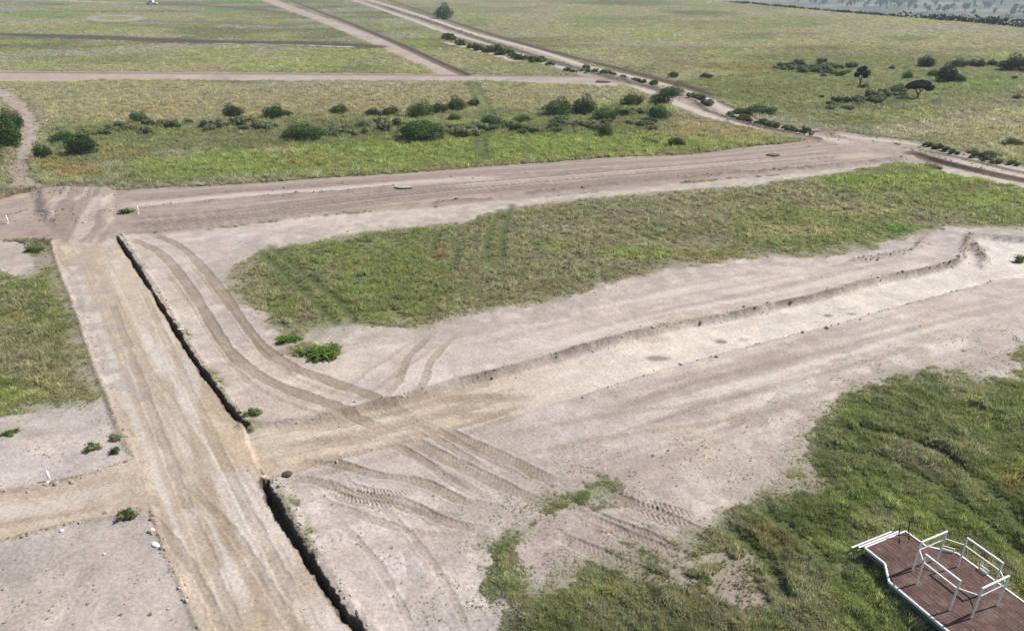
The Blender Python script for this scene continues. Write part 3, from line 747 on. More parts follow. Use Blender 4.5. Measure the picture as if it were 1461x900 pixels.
def leaf_material(name, dark, light, transl=0.3):
    m, nt, b = new_mat(name)
    v = node(nt, "ShaderNodeAttribute", attribute_name="shade")
    oi = node(nt, "ShaderNodeObjectInfo")
    mx = node(nt, "ShaderNodeMix", data_type='RGBA')
    mx.inputs["A"].default_value = (*dark, 1); mx.inputs["B"].default_value = (*light, 1)
    nt.links.new(v.outputs["Fac"], mx.inputs["Factor"])
    hs = node(nt, "ShaderNodeHueSaturation")
    mr = node(nt, "ShaderNodeMapRange"); mr.inputs["To Min"].default_value = .78; mr.inputs["To Max"].default_value = 1.2
    nt.links.new(oi.outputs["Random"], mr.inputs["Value"]); nt.links.new(mr.outputs[0], hs.inputs["Value"])
    nt.links.new(mx.outputs["Result"], hs.inputs["Color"])
    nt.links.new(hs.outputs[0], b.inputs["Base Color"])
    b.inputs["Roughness"].default_value = 0.7
    t = node(nt, "ShaderNodeBsdfTranslucent"); nt.links.new(hs.outputs[0], t.inputs["Color"])
    ms = node(nt, "ShaderNodeMixShader", Fac=transl)
    nt.links.new(b.outputs[0], ms.inputs[1]); nt.links.new(t.outputs[0], ms.inputs[2])
    nt.links.new(ms.outputs[0], nt.nodes["Material Output"].inputs["Surface"])
    return m


def plain_mat(name, col, rough=0.6, metal=0.0, noise=0.12, scale=30.0):
    m, nt, b = new_mat(name)
    tc = node(nt, "ShaderNodeTexCoord")
    n = node(nt, "ShaderNodeTexNoise", Scale=scale, Detail=4.0)
    nt.links.new(tc.outputs["Object"], n.inputs["Vector"])
    mr = node(nt, "ShaderNodeMapRange"); mr.inputs["To Min"].default_value = 1 - noise * 2; mr.inputs["To Max"].default_value = 1 + noise * 2
    nt.links.new(n.outputs["Fac"], mr.inputs["Value"])
    vm = node(nt, "ShaderNodeVectorMath", operation='SCALE'); vm.inputs[0].default_value = col
    nt.links.new(mr.outputs[0], vm.inputs["Scale"]); nt.links.new(vm.outputs[0], b.inputs["Base Color"])
    b.inputs["Roughness"].default_value = rough; b.inputs["Metallic"].default_value = metal
    return m


M_GROUND = ground_material()
M_GRASS = tinted_material("grass_blades", 'INSTANCER', 0.8, transl=0.5)
M_CLOD = tinted_material("soil_clods", 'INSTANCER', 0.95)
M_BUSH = leaf_material("bush_leaves", (0.030, 0.056, 0.016), (0.095, 0.150, 0.040))
M_GREENBUSH = leaf_material("fresh_leaves", (0.045, 0.090, 0.018), (0.130, 0.220, 0.050))
M_SCRUB = leaf_material("scrub_leaves", (0.130, 0.155, 0.070), (0.330, 0.360, 0.190))
M_REED = leaf_material("reed_leaves", (0.085, 0.125, 0.036), (0.230, 0.280, 0.090))
M_TUSSOCK = leaf_material("tussock_leaves", (0.11, 0.19, 0.030), (0.22, 0.34, 0.070), .45)
M_TREE = leaf_material("tree_leaves", (0.014, 0.026, 0.014), (0.045, 0.062, 0.030))
M_FARTREE = leaf_material("far_tree_leaves", (0.018, 0.030, 0.016), (0.050, 0.070, 0.032))
M_BARK = plain_mat("bark", (0.10, 0.075, 0.055), 0.95, noise=0.25)
M_WHITE = plain_mat("white_paint", (0.74, 0.73, 0.71), 0.5, noise=0.14, scale=14)
M_STAKE = plain_mat("stake_paint", (0.82, 0.82, 0.80), 0.6, noise=0.06)
M_STONE = plain_mat("pale_stone", (0.62, 0.55, 0.48), 0.9, noise=0.12)
M_SHEET = plain_mat("white_plastic", (0.80, 0.80, 0.80), 0.5, noise=0.05)
M_HOSE = plain_mat("black_rubber", (0.015, 0.015, 0.018), 0.5, noise=0.1)
M_STEEL = plain_mat("grey_steel", (0.16, 0.17, 0.19), 0.6, noise=0.1)
M_DARKSTEEL = plain_mat("dark_steel", (0.03, 0.03, 0.035), 0.6, noise=0.1)
M_DEBRIS = plain_mat("rubble", (0.27, 0.235, 0.205), 0.95, noise=0.2, scale=8)

# ------------------------------------------------------------------ build the sheet, one object per surface
co = np.stack([X, Y, Z], 1).astype(np.float32)
ii = (np.arange(NY - 1)[:, None] * NX + np.arange(NX - 1)[None, :]).ravel()
quads = np.stack([ii, ii + NX, ii + NX + 1, ii + 1], 1)       # far row first: rows run towards the camera


def mesh_from(name, verts, quads_, attrs=None, cols=None, normals=None):
    me = bpy.data.meshes.new(name)
    me.vertices.add(len(verts)); me.vertices.foreach_set("co", verts.astype(np.float32).ravel())
    nf = len(quads_); k = quads_.shape[1]
    me.loops.add(nf * k); me.loops.foreach_set("vertex_index", quads_.astype(np.int32).ravel())
    me.polygons.add(nf)
    me.polygons.foreach_set("loop_start", np.arange(0, nf * k, k, dtype=np.int32))
    me.update(calc_edges=True)
    for n, v in (attrs or {}).items():
        a = me.attributes.new(n, 'FLOAT', 'POINT'); a.data.foreach_set("value", v.astype(np.float32))
    for n, v in (cols or {}).items():
        a = me.attributes.new(n, 'FLOAT_COLOR', 'POINT')
        a.data.foreach_set("color", np.concatenate([v, np.ones((len(v), 1))], 1).astype(np.float32).ravel())
    me.polygons.foreach_set("use_smooth", np.ones(nf, bool))
    return me


# normals of the whole sheet, so that its pieces meet without a seam
G = co.reshape(NY, NX, 3)
du = np.gradient(G, axis=1); dv = np.gradient(G, axis=0)
nrm = np.cross(du, dv); nrm /= np.linalg.norm(nrm, axis=2, keepdims=True) + 1e-12
nrm = np.where(nrm[..., 2:3] < 0, -nrm, nrm).reshape(-1, 3)
freg = REG[ii]
GROUND_OBJS = []
for r, (nm, lab) in sorted(REG_NAMES.items()):
    f = quads[freg == r]
    if not len(f): continue
    used, inv = np.unique(f.ravel(), return_inverse=True)
    f2 = inv.reshape(-1, 4)[:, ::-1] if False else inv.reshape(-1, 4)
    me = mesh_from(nm, co[used], f2, {"rough_amount": ROUGH[used]}, {"tone": UNDER[used]})
    me.normals_split_custom_set_from_vertices(nrm[used].astype(np.float32))
    o = link(nm, me, M_GROUND)
    tag(o, lab, nm.replace('_', ' '), kind="structure")
    GROUND_OBJS.append(o)


def gz(x, y):
    """height of the ground at a world point"""
    d_ = 1e9
    k = y / H                                # Y/H = FW/DN -> image row
    # FW = k*DN : FPX*CO - t*SI = k*(FPX*SI + t*CO)
    t = (FPX * CO - k * FPX * SI) / (k * CO + SI)
    py = t + 450; dn = FPX * SI + t * CO
    px = x / H * dn + 730.5
    i = int(np.clip(np.searchsorted(gx, px), 1, NX - 1)); j = int(np.clip(np.searchsorted(gy, py), 1, NY - 1))
    if abs(gx[i - 1] - px) < abs(gx[i] - px): i -= 1
    if abs(gy[j - 1] - py) < abs(gy[j] - py): j -= 1
    return float(Z[j * NX + i])


# ------------------------------------------------------------------ grass and clods: instanced stuff
def proto_collection(name, meshes, mat):
    c = bpy.data.collections.new(name)
    for i, me in enumerate(meshes):
        me.materials.append(mat)
        o = bpy.data.objects.new(f"{name}_piece", me)
        c.objects.link(o)
    return c


def blades_mesh(seed, n, spread, lean, width):
    r = random.Random(seed)
    v, f, sh = [], [], []
    for _ in range(n):
        a = r.uniform(0, 6.283); q = spread * math.sqrt(r.random())
        bx, by = q * math.cos(a), q * math.sin(a)
        h = r.uniform(0.45, 1.0); la = r.uniform(0, 6.283); ll = r.uniform(0.1, lean) * h
        wa = r.uniform(0, 6.283); wx, wy = width * math.cos(wa), width * math.sin(wa)
        tx, ty = bx + ll * math.cos(la), by + ll * math.sin(la)
        mx, my = bx + ll * .35 * math.cos(la), by + ll * .35 * math.sin(la)
        i = len(v)
        v += [(bx - wx, by - wy, -0.05), (bx + wx, by + wy, -0.05), (mx + wx * .8, my + wy * .8, h * .6), (mx - wx * .8, my - wy * .8, h * .6), (tx, ty, h)]
        f += [(i, i + 1, i + 2, i + 3), (i + 3, i + 2, i + 4)]
        s = r.uniform(0.75, 1.3)
        sh += [s] * 5
    me = bpy.data.meshes.new("grass_tuft")
    me.from_pydata(v, [], f)
    a = me.attributes.new("shade", 'FLOAT', 'POINT'); a.data.foreach_set("value", np.array(sh, np.float32))
    return me


def clod_mesh(seed):
    r = random.Random(seed)
    bm = bmesh.new()
    bmesh.ops.create_icosphere(bm, subdivisions=2, radius=0.5)
    p = [Vector((r.uniform(-1, 1), r.uniform(-1, 1), r.uniform(-1, 1))).normalized() for _ in range(7)]
    for vtx in bm.verts:
        n = vtx.co.normalized()
        k = 1.0
        for q in p: k -= 0.22 * max(0, n.dot(q) - 0.55) * 2
        vtx.co = Vector((n.x * .5 * k * 1.2, n.y * .5 * k, n.z * .5 * k * .75)) + Vector((r.uniform(-.03, .03), r.uniform(-.03, .03), r.uniform(-.03, .03)))
    me = bpy.data.meshes.new("clod"); bm.to_mesh(me); bm.free()
    a = me.attributes.new("shade", 'FLOAT', 'POINT'); a.data.foreach_set("value", np.ones(len(me.vertices), np.float32))
    return me


def scatter(name, label, cat, pos, rot, scl, tint, var, coll):
    me = bpy.data.meshes.new(name)
    n = len(pos)
    me.vertices.add(n); me.vertices.foreach_set("co", pos.astype(np.float32).ravel())
    for nm, v in (("rot", rot), ("scl", scl)):
        a = me.attributes.new(nm, 'FLOAT_VECTOR', 'POINT'); a.data.foreach_set("vector", v.astype(np.float32).ravel())
    a = me.attributes.new("tint", 'FLOAT_COLOR', 'POINT')
    a.data.foreach_set("color", np.concatenate([tint, np.ones((n, 1))], 1).astype(np.float32).ravel())
    a = me.attributes.new("variant", 'INT', 'POINT'); a.data.foreach_set("value", var.astype(np.int32))
    o = bpy.data.objects.new(name, me); COL.objects.link(o)
    tag(o, label, cat, kind="stuff")
    ng = bpy.data.node_groups.new(name + "_scatter", 'GeometryNodeTree')
    ng.interface.new_socket("Geometry", in_out='INPUT', socket_type='NodeSocketGeometry')
    ng.interface.new_socket("Geometry", in_out='OUTPUT', socket_type='NodeSocketGeometry')
    gi = ng.nodes.new("NodeGroupInput"); go = ng.nodes.new("NodeGroupOutput")
    iop = ng.nodes.new("GeometryNodeInstanceOnPoints")
    ci = ng.nodes.new("GeometryNodeCollectionInfo")
    ci.inputs["Collection"].default_value = coll
    ci.inputs["Separate Children"].default_value = True
    ci.inputs["Reset Children"].default_value = True

    def named(nm, t):
        q = ng.nodes.new("GeometryNodeInputNamedAttribute"); q.data_type = t
        q.inputs["Name"].default_value = nm
        return q.outputs["Attribute"]
    e2r = ng.nodes.new("FunctionNodeEulerToRotation")
    L = ng.links.new
    L(gi.outputs[0], iop.inputs["Points"]); L(ci.outputs[0], iop.inputs["Instance"])
    iop.inputs["Pick Instance"].default_value = True
    L(named("variant", 'INT'), iop.inputs["Instance Index"])
    L(named("rot", 'FLOAT_VECTOR'), e2r.inputs[0]); L(e2r.outputs[0], iop.inputs["Rotation"])
    L(named("scl", 'FLOAT_VECTOR'), iop.inputs["Scale"])
    L(iop.outputs[0], go.inputs[0])
    md = o.modifiers.new("scatter", 'NODES'); md.node_group = ng
    return o


TUFTS = proto_collection("grass_tuft", [blades_mesh(s, 20, 0.5, 0.9, 0.055) for s in range(6)], M_GRASS)
CLODS = proto_collection("clod", [clod_mesh(s) for s in range(5)], M_CLOD)


def sample(px, py):
    """nearest grid index"""
    i = np.clip(np.searchsorted(gx, px), 1, NX - 1); j = np.clip(np.searchsorted(gy, py), 1, NY - 1)
    i = i - (np.abs(gx[i - 1] - px) < np.abs(gx[i] - px)); j = j - (np.abs(gy[j - 1] - py) < np.abs(gy[j] - py))
    return j * NX + i


def grass_patch(name, label, y0, y1, n, hfun, x0=-110, x1=1571, pw=1.0):
    px = rng.uniform(x0, x1, n); py = y0 + (y1 - y0) * rng.random(n) ** pw
    g = sample(px, py)
    keep = rng.random(n) < SCAT[g]
    px, py, g = px[keep], py[keep], g[keep]
    dn = FPX * SI + (py - 450) * CO; fw = FPX * CO - (py - 450) * SI
    x = (px - 730.5) / dn * H; y = fw / dn * H
    m = len(x); D = np.hypot(x, y)
    base = np.clip(C[g], 0.02, 1.2)
    isw = GDe[g] < 0.4
    base[isw] = (G_GREEN * .4 + G_OLIVE * .6) * 1.7 * rng.uniform(.7, 1.4, (isw.sum(), 1))
    w, h = hfun(D)
    h = h * (0.35 + 0.7 * n_sml[g] + 0.9 * sstep(.3, .7, n_fine[g])) * EDGE_H[g]; size = rng.uniform(.65, 1.35, m)
    edge = 0.38 + 0.62 * GDe[g]
    size = size * np.where(rng.random(m) < .10, 1.7, 1.0)
    scl = np.stack([w * size * edge, w * size * edge, h * size * edge], 1)
    rot = np.stack([rng.normal(0, .12, m), rng.normal(0, .12, m), rng.uniform(0, 6.283, m)], 1)
    val = rng.uniform(.72, 1.32, m)[:, None]
    hue = rng.normal(0, .09, m)
    base = base * np.minimum(1, .46 / base.max(1, keepdims=True))
    fr = np.clip((0.95 - GDe[g]) * 1.2, 0, .7)[:, None]
    base = base * (1 - fr) + (G_OLIVE * .7 + G_GREEN * .5) * 2.0 * fr
    tint = base * val * (0.80 + 0.4 * n_fine[g])[:, None] * np.stack([1 + hue, np.ones(m), 1 - hue * .5], 1)
    lum = tint.mean(1, keepdims=True)
    tint = (tint * .74 + lum * np.array((1.08, 1.0, .72)) * .26) * 1.18
    # dry or dark single tufts
    dry = rng.random(m) < np.where(D > 70, .05, .14)
    tint[dry] = tint[dry] * .35 + G_STRAW * .75 * rng.uniform(.6, 1.1, (dry.sum(), 1))
    pos = np.stack([x, y, Z[g]], 1)
    return scatter(name, label, "grass", pos, rot, scl, np.clip(tint, .01, .8), rng.integers(0, 6, m), TUFTS)


GM = 2.3     # blades shade one another, so the sward is a little lighter than the ground
C = np.clip(C, 0, 1)
Cg = C.copy()
C = np.where((GDe > .4)[:, None], C * GM, C)   # tufts only
grass_patch("grass", "rough green grass of the near right corner and its weeds", 470, 1010, 240000, lambda D: (0.10 + 0 * D, 0.12 + 0 * D), 560, 1571)
grass_patch("grass", "short mottled grass of the middle and left fields", 228, 680, 220000, lambda D: (0.08 + .0026 * D, 0.10 + .0010 * D), -110, 1571, 1.25)
grass_patch("grass", "sparse weeds on the bare soil left of the trench", 560, 930, 60000, lambda D: (0.13 + 0 * D, 0.10 + 0 * D), -110, 560)
grass_patch("grass", "tall meadow grass between the far road and the graded road", 112, 262, 150000, lambda D: (0.20 + .0018 * D, 0.20 + 0 * D))
grass_patch("grass", "far grassland beyond the far road", -4, 122, 130000, lambda D: (0.28 + .0018 * D, 0.13 + 0 * D), -110, 1571, .8)
C = Cg

# clods along scarps plus loose ones on the clearing
cp, cs, ct = [], [], []
for pts, w0, n in CLOD_LINES:
    P = smooth_line(W(pts), 6)
    seg = np.linalg.norm(np.diff(P, axis=0), axis=1); cum = np.concatenate([[0], np.cumsum(seg)])
    t = rng.uniform(0, cum[-1], n)
    j = np.clip(np.searchsorted(cum, t) - 1, 0, len(seg) - 1)
    q = P[j] + (P[j + 1] - P[j]) * ((t - cum[j]) / seg[j])[:, None]
    q = q + rng.normal(0, w0 * 0.9, (n, 2))
    cl = fbm(t, t * 0 + 1.7, 1.8, 77, 3) > .42
    q = q[cl]
    for a, b in q:
        D = math.hypot(a, b)
        cp.append((a, b)); cs.append(min(.16, .028 * math.exp(rng.normal(0, .75))) + D * .0007)
for _ in range(2200):
    px, py = rng.uniform(0, 1461), rng.uniform(330, 900)
    g = sample(np.array([px]), np.array([py]))[0]
    if GDe[g] < .3 and n_mid[g] > .42 and rng.random() < .6:
        a, b = at(px, py); cp.append((a, b)); cs.append(abs(rng.normal(0, .02)) + .018)
cp = np.array(cp); cs = np.array(cs)
pxs = []
kk = cp[:, 1] / H; tt = (FPX * CO - kk * FPX * SI) / (kk * CO + SI); dn = FPX * SI + tt * CO
g = sample(cp[:, 0] / H * dn + 730.5, tt + 450)
m = len(cp)
tint = np.clip(C[g], .12, .5) * rng.uniform(.95, 1.35, (m, 1))
scatter("soil_clods", "loose crumbs and clods of soil along the scraped edges", "soil clods", np.concatenate([cp, (Z[g] + cs * .15)[:, None]], 1),
        rng.uniform(0, 6.283, (m, 3)) * np.array((.15, .15, 1)), np.stack([cs, cs, cs], 1) * rng.uniform(.7, 1.5, (m, 3)), tint, rng.integers(0, 5, m), CLODS)


# ------------------------------------------------------------------ bushes and trees
def leaf_cloud(seed, lobes, n, leaf, hmin=0.0, jitter=0.12, stretch=1.0):
    """leaf faces spread over and inside a set of lobes: arrays of verts, quads, shade"""
    r = np.random.default_rng(seed)
    L = np.array(lobes, float)                      # x, y, z, rx, ry, rz
    wgt = L[:, 3] * L[:, 4] + L[:, 3] * L[:, 5]
    k = r.choice(len(L), n, p=wgt / wgt.sum())
    d = r.normal(size=(n, 3)); d /= np.linalg.norm(d, axis=1, keepdims=True)
    rad = 1 - np.abs(r.normal(0, jitter, n)) + r.normal(0, .05, n)
    # clumpy surface
    bump = 0.82 + 0.30 * fbm(d[:, 0] * 2 + k * 3.1 + 50, d[:, 1] * 2 + d[:, 2] * 1.7 + 50, .55, seed, 3)
    p = L[k, :3] + d * L[k, 3:6] * (rad * bump)[:, None]
    ok = p[:, 2] > hmin
    p, d, k = p[ok], d[ok], k[ok]; n = len(p)
    nn = d + r.normal(0, .55, (n, 3)); nn /= np.linalg.norm(nn, axis=1, keepdims=True)
    a = np.cross(nn, r.normal(size=(n, 3))); a /= np.linalg.norm(a, axis=1, keepdims=True)
    b = np.cross(nn, a)
    s = leaf * r.uniform(.55, 1.35, n)[:, None]
    v = np.stack([p - a * s * stretch, p - b * s * .5, p + a * s * stretch, p + b * s * .5], 1).reshape(-1, 3)
    q = np.arange(n * 4).reshape(-1, 4)
    clump = fbm(p[:, 0] * 1.0 + 30, p[:, 1] + p[:, 2] * .8 + 30, .28, seed + 3, 2)
    sh = np.clip((clump - .28) * 1.6 + r.normal(0, .16, n), 0, 1)
    return v, q, np.repeat(sh, 4)


def foliage_mesh(name, v, q, sh):
    me = mesh_from(name, v, q, {"shade": sh})
    me.polygons.foreach_set("use_smooth", np.zeros(len(q), bool))
    return me


def bush_mesh(seed, n=2600, leaf=.035, flat=1.0, nl=9):
    r = random.Random(seed)
    lobes = [(0, 0, .36, .36, .34, .42)]
    for i in range(nl):
        a = i / nl * 6.283 + r.uniform(-.4, .4); q = r.uniform(.18, .34); s = r.uniform(.16, .25)
        lobes.append((q * math.cos(a), q * math.sin(a), r.uniform(.18, .5), s, s, s * r.uniform(.9, 1.5)))
    lobes.append((r.uniform(-.15, .15), r.uniform(-.15, .15), .72, .2, .2, .24))
    v, q, sh = leaf_cloud(seed, lobes, n, leaf)
    mx = v[:, 2].max(); v[:, 2] /= mx; v[:, 2] *= flat
    v[:, 2] -= .02
    return foliage_mesh("bush", v, q, sh)


def scrub_mesh(seed, n=900, leaf=.06):
    r = random.Random(seed)
    lobes = []
    for i in range(8):
        a = r.uniform(0, 6.283); q = .36 * math.sqrt(r.random()); s = r.uniform(.1, .22)
        lobes.append((q * math.cos(a), q * math.sin(a), r.uniform(.1, .55), s, s, s * 1.5))
    v, q, sh = leaf_cloud(seed, lobes, n, leaf, jitter=.3, stretch=1.5)
    v[:, 2] /= v[:, 2].max()
    return foliage_mesh("shrub", v, q, sh)


BUSH_ME = {}
for key, mat in (("dark", M_BUSH), ("green", M_GREENBUSH), ("tree", M_TREE)):
    BUSH_ME[key] = []
    for s in range(4):
        me = bush_mesh(300 + s, 3400, .030); me.materials.append(mat); BUSH_ME[key].append(me)
SCRUB_ME = []
for s in range(4):
    me = scrub_mesh(400 + s); me.materials.append(M_SCRUB); SCRUB_ME.append(me)
REED_ME = []
for s in range(3):
    me = scrub_mesh(450 + s, 900, .06); me.materials.append(M_REED); REED_ME.append(me)


def put(name, me, px, py, wpx, hpx, label, cat, group=None, aspect=1.0):
    """stands a bush whose foot is at the photo point and whose size is read off the photo in pixels"""
    x, y = at(px, py)
    mpp = H / (FPX * SI + (py - 450) * CO)
    o = bpy.data.objects.new(name, me); COL.objects.link(o)
    w = wpx * mpp * 1.1; h = hpx * mpp * 1.15
    D = math.hypot(y, H); h = max(h * 1.02 - w * .28 * H / D, .45 * w * .6)
    o.location = (x, y + w * .4 * aspect, gz(x, y + w * .4 * aspect) - .04)
    o.scale = (w, w * aspect, h)
    o.rotation_euler = (0, 0, random.choice([0, 3.14159]) + random.uniform(-.4, .4))
    return tag(o, label, cat, group)


B = [  # foot x, foot y, width px, height px, kind, label
    (4, 214, 44, 56, "green", "tall fresh green bush cut off by the left edge above the wide dirt road"),
    (16, 186, 30, 28, "dark", "dark round bush behind the tall green bush at the left edge"),
    (57, 230, 32, 25, "dark", "small dark bush on the right of the sandy path"),
    (109, 226, 50, 34, "dark", "dark wide bush beside the smaller bush right of the sandy path"),
    (84, 206, 40, 18, "green", "low grey green bush just behind the two bushes at the sandy path"),
    (196, 177, 26, 17, "green", "small open bush alone in straw grass on the left"),
    (329, 169, 31, 20, "dark", "small compact bush, leftmost of the three spaced out in the straw grass"),
    (388, 171, 38, 20, "dark", "broad low bush, middle one of the three spaced out in straw grass"),
    (408, 168, 18, 10, "dark", "tiny bush touching the right side of the broad middle bush"),
    (481, 164, 27, 14, "dark", "small flat bush, rightmost of the three spaced out in straw grass"),
    (428, 203, 66, 26, "green", "long low bright green bush left of the domed bush in the valley strip"),
    (597, 206, 74, 31, "green", "large domed dark green bush above the bright grass of the valley strip"),
    (530, 166, 24, 13, "dark", "leftmost piece of the low dark hedge row in the valley strip"),
    (555, 166, 30, 14, "dark", "low dark bush joining the hedge row next to the tall pair"),
    (599, 169, 42, 25, "green", "tall rounded bush left of centre in the row of bushes"),
    (625, 162, 28, 16, "dark", "short bush between the tall rounded bush and the round one"),
    (651, 158, 29, 21, "dark", "round dark bush standing left of the double wheel marks"),
    (675, 152, 18, 12, "dark", "small dark bush right beside the double wheel marks"),
    (648, 172, 20, 11, "green", "little green bush below the round dark bush"),
    (702, 182, 36, 18, "green", "green bush right of the double wheel marks among grey scrub"),
    (746, 175, 30, 12, "green", "low bright green bush between grey scrub and the tall clump"),
    (796, 166, 44, 26, "green", "bright green bush at the left of the tall clump on the right"),
    (834, 163, 40, 27, "dark", "tall dark bush in the middle of the clump on the right"),
    (864, 173, 38, 20, "green", "green topped bush at the front of the clump on the right"),
    (738, 189, 24, 14, "dark", "small dull bush at the front of the grey scrub"),
    (789, 188, 22, 13, "dark", "dark little bush in front of the tall clump on the right"),
    (864, 194, 23, 18, "green", "single upright bush in grass below the clump on the right"),
    (903, 152, 34, 18, "dark", "leaning dark bush left of the track junction"),
    (945, 150, 32, 22, "dark", "rounded dark bush standing at the edge of the dirt track"),
    (941, 173, 34, 24, "green", "green bush below the rounded dark bush by the dirt track"),
    (962, 138, 36, 13, "green", "bright low bush wedged between the two dirt tracks"),
    (968, 210, 26, 15, "dark", "dark thin bush in grass close to the wide dirt road"),
    (930, 206, 24, 8, "dark", "low dark tuft bush left of the thin bush near the wide dirt road"),
    (632, 27, 27, 20, "dark", "lone round bush beside the far drain at the top"),
    (1010, 112, 22, 8, "dark", "low bush above the pale grass near the drain"),
    (961, 112, 16, 10, "dark", "small dry bush beside the drain line"),
    (1452, 209, 30, 12, "dark", "long low dark bush near the right edge of the photo"),
    (1455, 143, 16, 8, "dark", "tiny bush at the right edge below the big dark thicket"),
    (1326, 95, 27, 16, "tree", "round dark bush at the back of the tree group on the right"),
    (1352, 118, 26, 26, "tree", "tall grey green bush in the middle of the tree group on the right"),
    (1369, 118, 26, 16, "tree", "lower bush leaning on the tall one in the tree group"),
    (1334, 109, 18, 10, "green", "small green bush left of the tall grey green one in the tree group"),
    (1297, 113, 17, 13, "green", "small roundish bush left of the tree group, behind the umbrella tree"),
    (1372, 96, 24, 13, "green", "green bush starting the far row right of the tree group"),
    (1388, 94, 18, 10, "tree", "second bush in the far row right of the tree group"),
    (1402, 95, 16, 11, "tree", "tall narrow bush in the middle of the far row"),
    (1418, 94, 16, 10, "tree", "dark bush right of the narrow one in the far row"),
    (1436, 96, 20, 9, "green", "low green bush ending the far row before the thicket"),
    (1460, 102, 44, 24, "tree", "big dark thicket cut off by the right edge"),
    (1274, 99, 9, 6, "dark", "speck of a bush between the slender tree and the tree group"),
    (1176, 110, 9, 6, "dark", "tiny round bush left of the slender tree"),
    (1174, 141, 8, 6, "dark", "tiny dark bush alone in the brown grass on the right"),
    (1236, 127, 18, 8, "tree", "dark bush at the foot of the slender tree"),
    (1285, 131, 22, 11, "green", "green bush just left of the umbrella tree"),
    (1451, 113, 12, 6, "dark", "tiny dark bush under the big thicket"),
    (1088, 165, 48, 12, "dark", "long dark bush on the bank of the drain"),
    (1060, 163, 30, 9, "dark", "low dark bush at the start of the drain bank"),
    (1419, 228, 36, 9, "dark", "low dark bush along the drain on the far right"),
    (1395, 222, 24, 8, "dark", "smaller bush left of the long one along the right drain"),
]
for i, (px, py, wp, hp, k, lab) in enumerate(B):
    put("bush", BUSH_ME[k][i % 4], px, py, wp, hp, lab, "bush", None, random.uniform(.7, 1.0))

# scrub bands: individuals that nothing tells apart
def band_pts(poly, n, seed, jx=6, jy=3):
    r = random.Random(seed); out = []
    P = np.array(poly, float)
    seg = np.linalg.norm(np.diff(P, axis=0), axis=1); cum = np.concatenate([[0], np.cumsum(seg)])
    for i in range(n):
        t = cum[-1] * (i + r.random()) / n
        j = min(int(np.searchsorted(cum, t, side='right')) - 1, len(seg) - 1)
        q = P[j] + (P[j + 1] - P[j]) * (t - cum[j]) / seg[j]
        out.append((q[0] + r.uniform(-jx, jx), q[1] + r.uniform(-jy, jy)))
    return out


def rows(me, poly, n, seed, w, h, label, group, jx=6, jy=3, name="shrub"):
    r = random.Random(seed + 1)
    for px, py in band_pts(poly, n, seed, jx, jy):
        s = r.uniform(.8, 1.7)
        put(name, r.choice(me), px, py, w * s, h * s * r.uniform(.8, 1.2), label, "shrub", group)


rows(SCRUB_ME, [(135, 192), (200, 190), (270, 186), (340, 184), (395, 186)], 22, 1, 18, 8, "low grey green shrub in the band between the path bushes and the long bush", "scrub band on the left of the valley strip", 6, 7)
rows(SCRUB_ME, [(460, 194), (540, 190), (600, 182), (640, 188), (690, 192)], 26, 2, 18, 8, "low grey brown shrub in the scrub around the domed bush", "scrub around the domed bush", 6, 8)
rows(SCRUB_ME, [(700, 188), (760, 184), (830, 180), (900, 172), (945, 180)], 30, 3, 18, 8, "low grey green shrub in the scrub in front of the tall clump", "scrub in front of the tall clump", 6, 9)
rows(REED_ME, [(640, 56), (655, 66), (680, 71), (705, 77), (740, 86), (784, 92)], 26, 4, 12, 6, "low green shrub in the hedge line along the pale sand patch", "hedge line beside the far drain", 4, 2)
rows(REED_ME, [(800, 100), (840, 104), (880, 110), (930, 122)], 14, 5, 9, 4, "low weedy shrub on the spoil bank of the drain", "weeds on the spoil bank", 4, 2)
rows(SCRUB_ME, [(1110, 96), (1160, 97), (1215, 102)], 26, 6, 13, 6, "low green shrub in the patch left of the slender tree", "shrub patch left of the slender tree", 5, 8)
rows(SCRUB_ME, [(1190, 156), (1230, 150), (1265, 140), (1290, 133)], 26, 7, 15, 7, "low grey shrub in the scrub leading to the umbrella tree", "scrub leading to the umbrella tree", 6, 6)
rows(REED_ME, [(1040, 166), (1080, 176), (1120, 184), (1165, 192)], 20, 8, 11, 5, "low olive shrub on the drain bank below the long dark bush", "shrubs on the drain bank", 4, 2)
rows(SCRUB_ME, [(995, 144), (1020, 152), (985, 138)], 8, 9, 11, 6, "grey dry shrub between the two dirt tracks", "dry shrubs between the tracks", 5, 4)
rows(REED_ME, [(1320, 208), (1380, 222), (1461, 240)], 10, 10, 12, 5, "low weedy shrub along the drain on the right", "weeds along the right drain", 4, 2)


# trees with a trunk, limbs and a crown
def tube(bm, pts, radii, seg=7):
    rings = []
    for i, p in enumerate(pts):
        p = Vector(p)
        d = (Vector(pts[min(i + 1, len(pts) - 1)]) - Vector(pts[max(i - 1, 0)])).normalized()
        a = d.orthogonal().normalized(); b = d.cross(a)
        rings.append([bm.verts.new(p + (a * math.cos(t) + b * math.sin(t)) * radii[i]) for t in [6.28318 * k / seg for k in range(seg)]])
    for r0, r1 in zip(rings[:-1], rings[1:]):
        for k in range(seg):
            bm.faces.new((r0[k], r0[(k + 1) % seg], r1[(k + 1) % seg], r1[k]))
    bm.faces.new(rings[0][::-1]); bm.faces.new(rings[-1])


def bm_obj(name, bm, mat, parent=None, smooth=True):
    bmesh.ops.recalc_face_normals(bm, faces=bm.faces)
    me = bpy.data.meshes.new(name); bm.to_mesh(me); bm.free()
    if smooth: me.polygons.foreach_set("use_smooth", np.ones(len(me.polygons), bool))
    return link(name, me, mat, parent)


